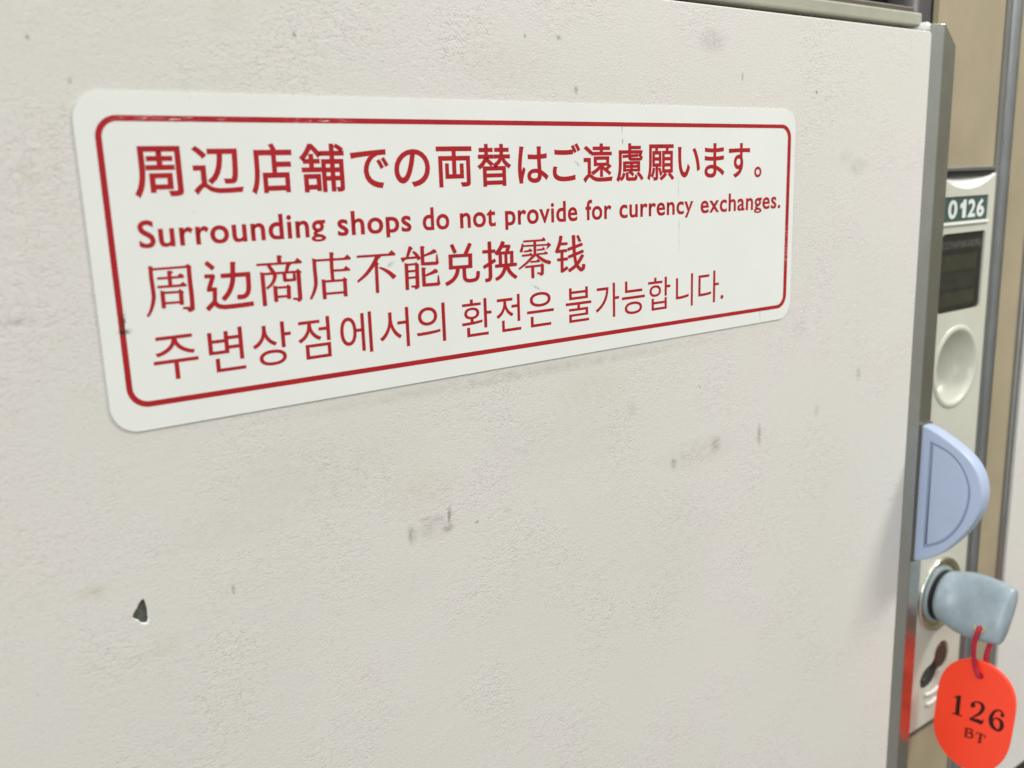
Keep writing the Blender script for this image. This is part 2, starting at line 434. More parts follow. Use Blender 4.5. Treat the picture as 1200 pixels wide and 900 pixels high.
# ------------------------------------------------------------------ writing
def glyphs(text, weight=0.0, spacing=1.0):
    """outline of a text in the built-in face, made bolder by moving its boundary outwards: vertices (em units) and faces"""
    c = bpy.data.curves.new('writing', 'FONT'); c.body = text
    c.space_character = spacing; c.resolution_u = 5
    o = bpy.data.objects.new('writing', c)
    me = o.to_mesh()
    bm = bmesh.new(); bm.from_mesh(me)
    o.to_mesh_clear(); bpy.data.objects.remove(o); bpy.data.curves.remove(c)
    bmesh.ops.remove_doubles(bm, verts=bm.verts, dist=1e-5)
    bmesh.ops.dissolve_degenerate(bm, dist=1e-5, edges=bm.edges)
    bm.verts.index_update()
    mv = {}
    if weight:
        for v in bm.verts:
            ns = []
            for ed in v.link_edges:
                if len(ed.link_faces) == 1:
                    f = ed.link_faces[0]; d = (ed.verts[1].co - ed.verts[0].co)
                    if d.length < 1e-6: continue
                    n = Vector((d.y, -d.x, 0)).normalized()
                    if n.dot(f.calc_center_median() - ed.verts[0].co) > 0: n = -n
                    ns.append(n)
            if len(ns) >= 2:
                m = (ns[0] + ns[1])
                if m.length > 0.3: mv[v] = m / max(m.length_squared / 2, 0.7) * weight
    for v, d in mv.items(): v.co += d
    vs = [(v.co.x, v.co.y) for v in bm.verts]; fs = [tuple(v.index for v in f.verts) for f in bm.faces]
    bm.free()
    return vs, fs

def put_glyphs(bm, g, x0, x1, z0, z1, y, squash=None, base=None):
    """fit the outline into a box on the door plane"""
    vs, fs = g
    ax, bx = min(v[0] for v in vs), max(v[0] for v in vs)
    if squash is None:
        ay, by = min(v[1] for v in vs), max(v[1] for v in vs)
        f = lambda v: (x0 + (v[0] - ax) / (bx - ax) * (x1 - x0), y, z0 + (v[1] - ay) / (by - ay) * (z1 - z0))
    else:
        s, q = squash
        f = lambda v: (x0 + (v[0] - ax) / (bx - ax) * (x1 - x0), y, base + v[1] * s * (q if v[1] < 0 else 1))
    V = [bm.verts.new(f(v)) for v in vs]
    for p in fs:
        try: bm.faces.new([V[i] for i in p])
        except ValueError: pass

# strokes of the third row of the notice, one string per character: polygons of (x, z) in hundredths of a millimetre
CHINESE_ROW = [
    "976,-3127 973,-3176 969,-3244 967,-3320 968,-3405 971,-3493 973,-3569 973,-3623 973,-3662 970,-3699 963,-3742 954,-3784 942,-3827 927,-3873 910,-3918 894,-3956 875,-3986 857,-4011 843,-4029 847,-4040 869,-4060 880,-4062 896,-4046 918,-4020 943,-3985 966,-3945 988,-3899 1009,-3850 1025,-3805 1038,-3758 1048,-3709 1052,-3665 1052,-3621 1052,-3566 1050,-3489 1047,-3401 1045,-3317 1046,-3244 1049,-3177 1050,-3128 1036,-3120 991,-3119;967,-3112 1063,-3169 1035,-3197 971,-3180;1036,-3205 1682,-3207 1688,-3198 1689,-3169 1684,-3159 1038,-3158 1033,-3167 1031,-3196;1673,-3171 1672,-3241 1669,-3339 1668,-3443 1669,-3556 1671,-3671 1671,-3774 1668,-3869 1664,-3952 1661,-4009 1678,-4019 1732,-4022 1750,-4013 1753,-3956 1757,-3872 1760,-3775 1759,-3669 1757,-3553 1756,-3442 1757,-3338 1758,-3240 1758,-3170 1741,-3161 1690,-3162;1653,-3166 1696,-3123 1771,-3184 1754,-3231 1674,-3212;1529,-3985 1686,-3995 1692,-3985 1694,-3956 1690,-3946 1532,-3936 1527,-3945 1525,-3974;1592,-3982 1635,-4051 1706,-4041 1745,-4002 1659,-3948;1303,-3242 1300,-3517 1315,-3525 1361,-3525 1376,-3516 1379,-3240 1364,-3232 1318,-3233;1309,-3226 1397,-3237 1418,-3269 1378,-3298 1342,-3285;1111,-3382 1600,-3391 1605,-3382 1606,-3353 1602,-3343 1113,-3335 1107,-3344 1106,-3373;1478,-3346 1533,-3295 1587,-3314 1617,-3365 1592,-3388;1098,-3545 1633,-3555 1639,-3545 1640,-3514 1634,-3504 1100,-3494 1094,-3504 1093,-3534;1510,-3511 1572,-3456 1647,-3519 1625,-3547;1138,-3608 1134,-3922 1150,-3931 1198,-3931 1214,-3922 1218,-3608 1202,-3599 1154,-3599;1142,-3577 1237,-3633 1202,-3663 1146,-3643;1204,-3660 1501,-3670 1506,-3660 1508,-3631 1503,-3621 1207,-3612 1201,-3621 1200,-3650;1481,-3634 1472,-3887 1489,-3897 1538,-3898 1554,-3889 1563,-3635 1547,-3626 1498,-3625;1466,-3629 1502,-3585 1581,-3655 1556,-3689 1493,-3670;1214,-3858 1505,-3864 1511,-3855 1512,-3826 1507,-3816 1215,-3810 1210,-3820 1209,-3849",
    "2021,-3167 2150,-3292 2170,-3286 2208,-3247 2214,-3228 2084,-3103 2065,-3109 2026,-3147;1999,-3434 2177,-3444 2187,-3429 2190,-3382 2183,-3366 2005,-3356 1995,-3371 1992,-3418;2124,-3371 2014,-3644 2027,-3660 2078,-3680 2098,-3677 2208,-3403 2195,-3388 2145,-3368;2024,-3697 2173,-3698 2182,-3683 2183,-3635 2174,-3620 2025,-3619 2016,-3634 2015,-3681;2134,-3629 2105,-3912 2121,-3923 2172,-3928 2190,-3920 2219,-3637 2203,-3626 2152,-3622;2117,-3867 1964,-4000 1969,-4022 2007,-4065 2027,-4073 2181,-3940 2176,-3918 2138,-3874;2109,-3933 2122,-3954 2142,-3985 2171,-4015 2206,-4037 2241,-4051 2280,-4060 2322,-4067 2367,-4070 2421,-4071 2491,-4072 2569,-4071 2652,-4069 2750,-4067 2849,-4064 2919,-4061 2929,-4042 2926,-3987 2915,-3968 2845,-3971 2746,-3974 2648,-3977 2567,-3979 2489,-3980 2421,-3980 2370,-3978 2332,-3976 2298,-3971 2269,-3964 2246,-3955 2229,-3945 2215,-3929 2199,-3905 2187,-3886 2166,-3887 2120,-3915;2523,-3166 2519,-3233 2513,-3323 2506,-3403 2500,-3461 2493,-3506 2483,-3549 2468,-3595 2449,-3638 2430,-3677 2409,-3711 2389,-3739 2367,-3766 2339,-3794 2311,-3820 2290,-3839 2295,-3861 2335,-3904 2356,-3911 2377,-3892 2409,-3863 2441,-3830 2467,-3798 2492,-3764 2517,-3723 2540,-3678 2561,-3628 2579,-3574 2591,-3523 2598,-3472 2605,-3411 2612,-3329 2618,-3237 2622,-3170 2603,-3159 2544,-3156;2527,-3156 2613,-3158 2637,-3193 2615,-3214 2536,-3204;2319,-3457 2890,-3467 2901,-3449 2902,-3396 2892,-3378 2322,-3370 2312,-3387 2310,-3439;2814,-3386 2813,-3443 2811,-3519 2808,-3589 2806,-3643 2802,-3688 2796,-3724 2786,-3753 2775,-3775 2763,-3790 2750,-3800 2734,-3806 2715,-3811 2683,-3811 2646,-3807 2618,-3804 2605,-3822 2599,-3879 2607,-3899 2636,-3902 2680,-3906 2725,-3905 2765,-3897 2800,-3882 2833,-3857 2859,-3826 2877,-3789 2891,-3746 2900,-3700 2904,-3649 2906,-3593 2909,-3522 2911,-3444 2912,-3388 2893,-3377 2834,-3376",
    "3487,-3110 3490,-3260 3508,-3268 3562,-3267 3579,-3258 3576,-3108 3558,-3099 3505,-3101;3489,-3095 3586,-3113 3608,-3145 3557,-3159 3514,-3153;3055,-3282 4004,-3299 4010,-3289 4011,-3259 4005,-3249 3056,-3233 3050,-3243 3049,-3272;3844,-3256 3921,-3177 4025,-3264 3996,-3286;3265,-3295 3278,-3321 3298,-3356 3314,-3387 3329,-3415 3341,-3441 3349,-3459 3369,-3461 3418,-3439 3430,-3424 3420,-3406 3406,-3378 3388,-3347 3363,-3316 3338,-3284 3318,-3262 3303,-3263 3271,-3283;3680,-3266 3631,-3434 3642,-3445 3682,-3458 3698,-3456 3766,-3293 3752,-3279 3701,-3263;3682,-3274 3789,-3298 3764,-3325 3712,-3335;3160,-3476 3896,-3485 3902,-3475 3903,-3445 3897,-3435 3161,-3426 3155,-3436 3155,-3466;3112,-3429 3111,-4084 3129,-4093 3182,-4094 3200,-4085 3200,-3429 3182,-3419 3130,-3419;3109,-3398 3202,-3436 3179,-3469 3119,-3460;3877,-3446 3874,-4029 3893,-4039 3948,-4041 3967,-4032 3969,-3447 3951,-3437 3895,-3437;3860,-3444 3916,-3396 4001,-3474 3963,-3503 3890,-3490;3766,-4028 3911,-4047 3918,-4038 3921,-4010 3917,-3999 3771,-3981 3765,-3990 3761,-4018;3833,-4024 3867,-4075 3928,-4074 3959,-4014;3354,-3453 3362,-3468 3370,-3486 3373,-3501 3371,-3523 3363,-3552 3352,-3580 3336,-3608 3316,-3635 3294,-3659 3264,-3685 3231,-3708 3208,-3725 3209,-3736 3224,-3760 3234,-3765 3261,-3752 3299,-3731 3337,-3705 3367,-3677 3394,-3647 3417,-3614 3436,-3579 3451,-3543 3460,-3504 3455,-3466 3444,-3436 3436,-3419 3416,-3417 3367,-3437;3576,-3469 3583,-3626 3599,-3634 3648,-3633 3664,-3624 3657,-3466 3640,-3458 3592,-3460;3607,-3644 3847,-3649 3854,-3638 3855,-3602 3848,-3590 3608,-3585 3601,-3597 3600,-3632;3802,-3478 3792,-3610 3807,-3617 3850,-3618 3865,-3611 3856,-3479 3845,-3473 3813,-3473;3780,-3593 3852,-3566 3866,-3613 3831,-3643;3358,-3716 3357,-4023 3375,-4033 3427,-4034 3444,-4025 3444,-3717 3427,-3707 3375,-3707;3360,-3686 3450,-3734 3417,-3764 3366,-3752;3419,-3770 3674,-3776 3680,-3766 3680,-3738 3675,-3728 3419,-3723 3414,-3732 3413,-3761;3646,-3738 3633,-3987 3650,-3998 3703,-4001 3721,-3993 3734,-3743 3716,-3733 3664,-3730;3638,-3735 3673,-3692 3740,-3754 3716,-3785 3652,-3772;3436,-3957 3672,-3962 3678,-3952 3678,-3922 3672,-3911 3437,-3907 3431,-3917 3431,-3947",
    "4647,-3127 4642,-3210 4636,-3325 4632,-3436 4633,-3541 4636,-3638 4639,-3705 4655,-3713 4702,-3713 4718,-3704 4716,-3637 4713,-3541 4713,-3439 4718,-3330 4726,-3215 4733,-3132 4716,-3122 4665,-3119;4636,-3116 4731,-3131 4747,-3160 4710,-3177 4652,-3168;4316,-3289 5113,-3305 5119,-3295 5119,-3266 5113,-3256 4316,-3241 4311,-3250 4310,-3279;4966,-3254 5049,-3189 5137,-3276 5105,-3295;4249,-3237 4248,-3287 4247,-3357 4247,-3432 4248,-3514 4251,-3599 4251,-3670 4250,-3718 4247,-3752 4240,-3786 4228,-3827 4213,-3868 4195,-3909 4173,-3957 4148,-4004 4131,-4037 4137,-4046 4163,-4061 4174,-4061 4197,-4031 4228,-3986 4259,-3939 4281,-3895 4301,-3851 4317,-3806 4327,-3765 4332,-3725 4335,-3672 4335,-3599 4332,-3514 4331,-3432 4331,-3358 4332,-3289 4333,-3239 4317,-3230 4266,-3229;4244,-3207 4328,-3254 4301,-3282 4252,-3276;4701,-3529 5088,-3538 5094,-3528 5094,-3498 5088,-3488 4702,-3480 4696,-3490 4696,-3519;4931,-3494 5002,-3425 5097,-3510 5065,-3530;4423,-3679 4422,-4073 4439,-4082 4492,-4084 4509,-4076 4509,-3681 4492,-3672 4440,-3671;4428,-3655 4515,-3703 4485,-3732 4434,-3719;4498,-3739 4951,-3747 4957,-3737 4957,-3708 4951,-3698 4498,-3690 4492,-3700 4492,-3729;4911,-3695 4905,-4062 4922,-4072 4975,-4074 4993,-4066 4998,-3699 4981,-3689 4928,-3687;4903,-3705 4938,-3655 5015,-3722 4987,-3758 4921,-3746;4505,-3996 4946,-4005 4952,-3995 4951,-3965 4945,-3955 4504,-3948 4498,-3957 4499,-3987",
    "5273,-3282 6193,-3295 6199,-3284 6199,-3253 6192,-3243 5273,-3231 5267,-3241 5267,-3271;6030,-3244 6112,-3171 6215,-3261 6184,-3287;5720,-3250 5700,-3286 5672,-3335 5642,-3382 5611,-3425 5577,-3468 5540,-3510 5500,-3554 5459,-3596 5413,-3637 5351,-3686 5285,-3733 5238,-3767 5240,-3778 5259,-3802 5270,-3807 5322,-3779 5394,-3737 5465,-3692 5519,-3650 5566,-3607 5611,-3564 5652,-3520 5690,-3477 5727,-3431 5762,-3381 5794,-3332 5817,-3297 5803,-3278 5745,-3250;5717,-3257 5839,-3289 5829,-3331 5776,-3325;5683,-3408 5672,-4062 5688,-4071 5736,-4074 5753,-4066 5763,-3411 5747,-3402 5699,-3401;5699,-3401 5783,-3430 5777,-3467 5730,-3463;5786,-3545 5812,-3560 5848,-3580 5885,-3603 5922,-3628 5960,-3657 5997,-3687 6040,-3729 6082,-3773 6112,-3805 6138,-3800 6189,-3758 6197,-3735 6162,-3707 6111,-3665 6059,-3626 6011,-3596 5965,-3571 5920,-3549 5874,-3532 5831,-3520 5801,-3513 5794,-3518 5785,-3537",
    "6547,-3122 6466,-3348 6476,-3358 6512,-3370 6527,-3369 6639,-3154 6625,-3139 6569,-3120;6545,-3116 6655,-3173 6624,-3205 6559,-3173;6345,-3403 6744,-3402 6750,-3392 6749,-3361 6742,-3351 6343,-3353 6337,-3363 6339,-3393;6328,-3366 6379,-3468 6442,-3417 6495,-3381;6632,-3257 6651,-3278 6677,-3307 6700,-3336 6722,-3372 6743,-3412 6756,-3442 6780,-3443 6834,-3419 6847,-3403 6826,-3376 6797,-3336 6764,-3297 6728,-3267 6692,-3242 6666,-3227 6655,-3229 6635,-3247;6421,-3499 6413,-4067 6431,-4077 6485,-4080 6503,-4072 6511,-3503 6493,-3493 6439,-3491;6422,-3471 6525,-3518 6492,-3549 6428,-3532;6487,-3548 6721,-3545 6726,-3535 6724,-3506 6718,-3496 6485,-3500 6479,-3509 6481,-3538;6680,-3510 6715,-3476 6787,-3541 6756,-3566 6695,-3559;6687,-3522 6675,-4040 6694,-4051 6752,-4054 6772,-4046 6783,-3527 6764,-3517 6707,-3514;6568,-4034 6717,-4042 6724,-4032 6724,-4003 6718,-3993 6569,-3986 6562,-3995 6562,-4024;6636,-4030 6662,-4083 6729,-4077 6766,-4022;6492,-3693 6718,-3695 6724,-3685 6723,-3656 6716,-3646 6490,-3644 6485,-3654 6486,-3683;6497,-3838 6724,-3839 6730,-3829 6728,-3800 6722,-3790 6495,-3790 6490,-3799 6491,-3828;6843,-3146 6841,-3547 6859,-3556 6914,-3559 6933,-3551 6935,-3149 6916,-3140 6862,-3138;6843,-3136 6948,-3149 6958,-3179 6913,-3187 6850,-3180;6929,-3378 7255,-3310 7259,-3291 7239,-3243 7222,-3230 6912,-3337 6910,-3347 6920,-3371;7112,-3264 7182,-3222 7275,-3296 7229,-3316;6851,-3569 7276,-3580 7286,-3565 7285,-3522 7275,-3507 6850,-3498 6841,-3512 6842,-3555;7249,-3342 7226,-3545 7242,-3553 7291,-3555 7307,-3548 7280,-3342 7274,-3339 7256,-3339;7217,-3523 7279,-3490 7312,-3537 7274,-3577;6848,-3621 6848,-4031 6867,-4041 6922,-4044 6940,-4036 6940,-3625 6922,-3615 6867,-3613;6851,-3607 6956,-3625 6961,-3652 6902,-3664;6932,-3824 7268,-3755 7271,-3736 7251,-3688 7234,-3674 6915,-3783 6913,-3793 6923,-3817;7123,-3710 7193,-3665 7285,-3743 7240,-3765;6863,-4041 7287,-4054 7296,-4040 7295,-3996 7286,-3981 6861,-3969 6852,-3983 6853,-4026;7263,-3816 7236,-4022 7253,-4030 7304,-4033 7321,-4026 7294,-3818 7287,-3815 7269,-3814;7235,-3994 7294,-3967 7325,-4011 7285,-4050",
    "7624,-3174 7711,-3360 7733,-3363 7788,-3347 7802,-3333 7715,-3147 7693,-3144 7639,-3160;8126,-3148 7993,-3371 8007,-3388 8064,-3413 8088,-3413 8222,-3189 8208,-3172 8150,-3147;7582,-3452 8215,-3468 8225,-3453 8224,-3407 8214,-3391 7581,-3376 7571,-3391 7572,-3437;7578,-3397 7570,-3706 7590,-3717 7653,-3721 7674,-3713 7682,-3403 7661,-3392 7599,-3389;8113,-3396 8107,-3708 8128,-3719 8192,-3723 8214,-3714 8220,-3401 8199,-3391 8135,-3387;7583,-3716 8206,-3728 8216,-3713 8214,-3666 8203,-3650 7581,-3639 7571,-3654 7573,-3700;7764,-3682 7759,-3711 7752,-3751 7742,-3786 7729,-3816 7712,-3843 7692,-3870 7665,-3898 7635,-3923 7602,-3946 7553,-3968 7497,-3989 7457,-4004 7456,-4024 7483,-4073 7503,-4086 7544,-4071 7604,-4048 7663,-4021 7708,-3991 7745,-3959 7778,-3925 7804,-3891 7825,-3855 7843,-3816 7855,-3772 7863,-3729 7868,-3698 7849,-3685 7787,-3675;7937,-3695 7937,-3756 7937,-3838 7939,-3906 7943,-3946 7953,-3977 7975,-4005 8007,-4029 8046,-4045 8087,-4055 8133,-4059 8181,-4060 8223,-4058 8262,-4054 8301,-4048 8339,-4034 8370,-4011 8391,-3984 8406,-3951 8415,-3907 8420,-3861 8423,-3830 8404,-3818 8343,-3811 8322,-3818 8319,-3849 8315,-3891 8307,-3925 8299,-3943 8291,-3955 8281,-3962 8266,-3967 8242,-3971 8209,-3974 8172,-3976 8133,-3976 8100,-3973 8076,-3967 8058,-3960 8047,-3951 8044,-3948 8042,-3939 8038,-3907 8036,-3842 8036,-3761 8037,-3700 8017,-3690 7957,-3687",
    "8521,-3420 8876,-3424 8886,-3409 8883,-3361 8872,-3345 8518,-3342 8508,-3358 8510,-3404;8668,-3159 8668,-3263 8668,-3406 8668,-3548 8669,-3687 8669,-3819 8668,-3920 8665,-3972 8662,-3986 8657,-3995 8651,-4004 8647,-4006 8642,-4008 8624,-4009 8597,-4008 8576,-4007 8564,-4023 8563,-4073 8575,-4091 8597,-4093 8632,-4094 8670,-4091 8703,-4081 8731,-4062 8750,-4038 8762,-4015 8768,-3985 8772,-3928 8773,-3825 8772,-3691 8771,-3552 8771,-3410 8771,-3266 8770,-3162 8750,-3152 8688,-3150;8563,-3781 8894,-3635 8893,-3616 8862,-3573 8842,-3562 8512,-3708 8513,-3727 8544,-3770;9066,-3166 9045,-3202 9017,-3251 8986,-3299 8943,-3349 8894,-3399 8860,-3435 8870,-3454 8923,-3489 8949,-3493 8984,-3457 9034,-3404 9081,-3349 9118,-3295 9148,-3243 9168,-3206 9152,-3189 9091,-3165;9074,-3327 9312,-3334 9322,-3320 9321,-3278 9311,-3263 9073,-3256 9064,-3270 9064,-3312;9237,-3273 9152,-3436 9167,-3451 9223,-3473 9246,-3471 9331,-3308 9317,-3293 9260,-3272;8976,-3479 9397,-3487 9406,-3473 9404,-3430 9394,-3416 8973,-3409 8964,-3423 8966,-3465;8974,-3445 8972,-3733 8991,-3742 9048,-3745 9067,-3738 9068,-3450 9049,-3440 8992,-3438;9140,-3444 9138,-3758 9155,-3767 9208,-3770 9226,-3763 9228,-3449 9210,-3440 9157,-3437;9312,-3421 9304,-3739 9323,-3749 9381,-3753 9401,-3746 9408,-3427 9389,-3417 9332,-3414;8872,-3782 9495,-3783 9505,-3767 9501,-3719 9489,-3703 8866,-3703 8857,-3718 8860,-3766;9114,-3745 9102,-3778 9085,-3821 9065,-3861 9041,-3897 9015,-3929 8986,-3955 8942,-3981 8890,-4004 8853,-4020 8853,-4039 8884,-4083 8904,-4094 8943,-4077 9000,-4052 9056,-4019 9097,-3982 9130,-3943 9158,-3901 9181,-3854 9200,-3807 9212,-3773 9196,-3759 9137,-3742;9160,-3782 9177,-3817 9201,-3866 9230,-3914 9262,-3953 9296,-3985 9331,-4015 9373,-4046 9415,-4073 9444,-4091 9466,-4084 9504,-4044 9506,-4025 9478,-4007 9439,-3982 9402,-3955 9373,-3930 9346,-3904 9321,-3875 9298,-3836 9276,-3791 9259,-3756 9235,-3752 9176,-3768",
    "9720,-3239 10387,-3245 10393,-3235 10392,-3207 10384,-3197 9717,-3193 9711,-3202 9713,-3230;10264,-3206 10332,-3148 10397,-3218 10377,-3238;10021,-3214 10017,-3565 10033,-3573 10082,-3576 10098,-3570 10102,-3218 10086,-3210 10037,-3207;9668,-3263 9662,-3284 9654,-3313 9645,-3344 9628,-3380 9609,-3419 9594,-3446 9610,-3458 9665,-3473 9687,-3470 9691,-3440 9699,-3398 9706,-3356 9709,-3321 9710,-3290 9710,-3268 9702,-3263 9677,-3260;9708,-3345 10487,-3363 10493,-3355 10492,-3329 10485,-3321 9706,-3303 9701,-3311 9702,-3336;10419,-3334 10472,-3279 10573,-3354 10520,-3392 10443,-3441 10408,-3451 10453,-3377;9736,-3480 9975,-3472 9980,-3463 9976,-3436 9969,-3428 9730,-3436 9725,-3445 9729,-3471;9847,-3438 9906,-3394 9986,-3451 9959,-3467;9670,-3577 9974,-3572 9980,-3563 9977,-3534 9969,-3525 9665,-3530 9660,-3540 9663,-3568;9870,-3538 9926,-3497 9990,-3550;10127,-3469 10366,-3463 10371,-3455 10367,-3429 10360,-3421 10122,-3427 10117,-3436 10120,-3461;10256,-3435 10325,-3381 10374,-3440 10355,-3460;10123,-3568 10450,-3569 10455,-3561 10453,-3535 10446,-3527 10120,-3526 10114,-3534 10116,-3560;10333,-3533 10386,-3489 10459,-3552 10439,-3566;10000,-3542 9978,-3560 9946,-3585 9909,-3614 9868,-3646 9823,-3680 9771,-3716 9693,-3763 9608,-3811 9548,-3845 9550,-3855 9568,-3876 9579,-3881 9642,-3850 9732,-3806 9815,-3762 9874,-3726 9922,-3693 9965,-3663 10006,-3638 10041,-3616 10067,-3601 10062,-3584 10021,-3548;10073,-3577 10098,-3600 10136,-3633 10177,-3666 10221,-3698 10268,-3730 10323,-3761 10394,-3789 10465,-3811 10513,-3827 10532,-3814 10552,-3765 10546,-3745 10498,-3731 10431,-3712 10369,-3690 10323,-3668 10278,-3642 10234,-3614 10191,-3587 10151,-3559 10122,-3539 10106,-3542 10077,-3565;9920,-3743 10205,-3744 10210,-3734 10208,-3707 10201,-3698 9917,-3698 9911,-3707 9914,-3734;10089,-3709 10149,-3658 10215,-3737;9761,-3857 10306,-3854 10312,-3844 10309,-3813 10300,-3803 9756,-3806 9750,-3817 9753,-3847;10228,-3817 10265,-3767 10338,-3838 10297,-3872;9933,-3831 9932,-4109 9949,-4118 10003,-4121 10021,-4115 10022,-3837 10004,-3828 9951,-3825;10236,-3811 10227,-4035 10245,-4045 10299,-4050 10318,-4043 10326,-3818 10309,-3809 10254,-3804;10117,-4030 10263,-4047 10270,-4040 10272,-4014 10267,-4005 10121,-3988 10114,-3996 10112,-4021;10177,-4035 10223,-4083 10291,-4069 10315,-4005",
    "10830,-3150 10825,-3186 10817,-3236 10800,-3294 10762,-3377 10716,-3469 10682,-3534 10698,-3549 10761,-3570 10786,-3568 10815,-3501 10857,-3407 10893,-3319 10914,-3255 10927,-3203 10936,-3167 10917,-3155 10853,-3145;10872,-3385 11086,-3387 11095,-3374 11092,-3334 11081,-3321 10867,-3320 10859,-3333 10862,-3372;10755,-3565 11068,-3559 11076,-3545 11071,-3502 11059,-3487 10746,-3494 10738,-3508 10743,-3551;10762,-3771 11087,-3768 11096,-3754 11091,-3710 11079,-3696 10754,-3700 10745,-3714 10750,-3757;10861,-3535 10856,-4049 10874,-4057 10928,-4061 10946,-4055 10951,-3540 10933,-3532 10879,-3529;10921,-4066 11106,-3982 11104,-3964 11070,-3923 11049,-3913 10865,-3998 10867,-4016 10901,-4057;11231,-3166 11236,-3245 11241,-3355 11249,-3462 11256,-3560 11265,-3652 11279,-3736 11293,-3810 11313,-3874 11342,-3935 11391,-3994 11445,-4042 11481,-4073 11507,-4069 11555,-4036 11563,-4017 11526,-3987 11476,-3947 11436,-3902 11410,-3856 11390,-3800 11372,-3731 11361,-3651 11353,-3561 11347,-3464 11345,-3358 11344,-3249 11344,-3169 11322,-3159 11254,-3157;11529,-4089 11555,-4080 11597,-4066 11639,-4034 11656,-3988 11662,-3945 11664,-3916 11643,-3904 11578,-3897 11556,-3903 11554,-3931 11550,-3967 11543,-3989 11532,-3996 11505,-4004 11481,-4012 11480,-4030 11508,-4076;11382,-3188 11457,-3336 11477,-3339 11526,-3326 11538,-3315 11455,-3168 11437,-3166 11393,-3178;11117,-3539 11586,-3434 11590,-3417 11569,-3374 11552,-3362 11084,-3467 11080,-3484 11100,-3527;11130,-3728 11618,-3610 11621,-3593 11599,-3549 11581,-3537 11094,-3656 11091,-3673 11113,-3716;11534,-3650 11486,-3711 11420,-3793 11350,-3863 11261,-3919 11164,-3967 11095,-4001 11098,-4019 11135,-4061 11156,-4071 11227,-4037 11329,-3986 11429,-3922 11510,-3843 11579,-3757 11628,-3695 11615,-3679 11558,-3651",
]
# strokes of the stamped writing on the tag: polygons of (y, z)
TAG_DIGITS = "-779,-22979 -761,-23836 -796,-23845 -902,-23806 -938,-23771 -955,-22917 -920,-22907 -815,-22945;-649,-23865 -1036,-23813 -1044,-23800 -1052,-23761 -1049,-23749 -662,-23800 -653,-23814 -645,-23853;-710,-23125 -859,-23023 -863,-23004 -851,-22962 -839,-22953 -691,-23054 -687,-23074 -699,-23116;-1482,-23162 -1473,-23132 -1462,-23097 -1461,-23074 -1467,-23047 -1485,-23007 -1510,-22971 -1548,-22941 -1594,-22915 -1642,-22900 -1693,-22909 -1741,-22928 -1766,-22953 -1777,-22994 -1782,-23055 -1784,-23105 -1819,-23105 -1916,-23047 -1944,-23009 -1929,-22964 -1906,-22894 -1861,-22830 -1794,-22807 -1722,-22809 -1654,-22824 -1593,-22841 -1533,-22871 -1478,-22912 -1430,-22961 -1391,-23021 -1362,-23091 -1367,-23156 -1385,-23202 -1400,-23231 -1420,-23226 -1469,-23184;-1393,-23060 -1496,-22963 -1561,-23050 -1525,-23156 -1431,-23185;-1787,-23036 -1772,-23102 -1750,-23188 -1720,-23263 -1670,-23341 -1601,-23427 -1533,-23513 -1468,-23594 -1412,-23665 -1373,-23714 -1375,-23732 -1401,-23760 -1416,-23762 -1456,-23714 -1513,-23644 -1576,-23568 -1650,-23499 -1734,-23419 -1815,-23325 -1873,-23216 -1912,-23115 -1938,-23047 -1915,-23024 -1824,-23017;-1361,-23797 -1434,-23793 -1533,-23783 -1622,-23780 -1705,-23776 -1783,-23778 -1838,-23781 -1865,-23743 -1896,-23629 -1891,-23590 -1834,-23592 -1751,-23594 -1656,-23603 -1553,-23636 -1448,-23674 -1371,-23706 -1361,-23727 -1354,-23781;-1901,-23713 -1937,-23505 -1928,-23500 -1901,-23505 -1891,-23512 -1855,-23721 -1864,-23725 -1891,-23721;-2459,-22792 -2417,-22814 -2355,-22853 -2290,-22914 -2232,-22997 -2182,-23090 -2142,-23189 -2121,-23290 -2114,-23387 -2119,-23481 -2146,-23568 -2184,-23648 -2237,-23715 -2317,-23746 -2396,-23756 -2451,-23755 -2465,-23740 -2486,-23691 -2487,-23673 -2446,-23643 -2391,-23606 -2351,-23560 -2326,-23510 -2306,-23445 -2294,-23375 -2284,-23314 -2282,-23250 -2290,-23185 -2304,-23116 -2329,-23042 -2357,-22979 -2392,-22932 -2439,-22889 -2476,-22855 -2479,-22838 -2469,-22800;-2548,-22963 -2625,-22879 -2697,-22921 -2691,-23018 -2613,-23072 -2554,-23038;-2434,-22871 -2473,-22870 -2523,-22869 -2559,-22877 -2583,-22905 -2603,-22945 -2617,-22977 -2635,-22971 -2677,-22930 -2687,-22909 -2669,-22880 -2642,-22836 -2600,-22799 -2545,-22791 -2488,-22797 -2447,-22802 -2439,-22817 -2430,-22858;-2272,-23471 -2297,-23407 -2330,-23324 -2363,-23270 -2398,-23253 -2440,-23249 -2478,-23257 -2511,-23285 -2537,-23324 -2551,-23364 -2559,-23409 -2560,-23463 -2554,-23509 -2549,-23551 -2537,-23594 -2527,-23622 -2502,-23644 -2456,-23664 -2419,-23682 -2410,-23698 -2403,-23744 -2408,-23758 -2444,-23760 -2502,-23756 -2572,-23725 -2633,-23658 -2679,-23579 -2713,-23490 -2718,-23403 -2709,-23319 -2684,-23243 -2636,-23195 -2579,-23165 -2518,-23155 -2458,-23157 -2394,-23178 -2332,-23227 -2287,-23308 -2254,-23399 -2233,-23465 -2239,-23472 -2262,-23476"
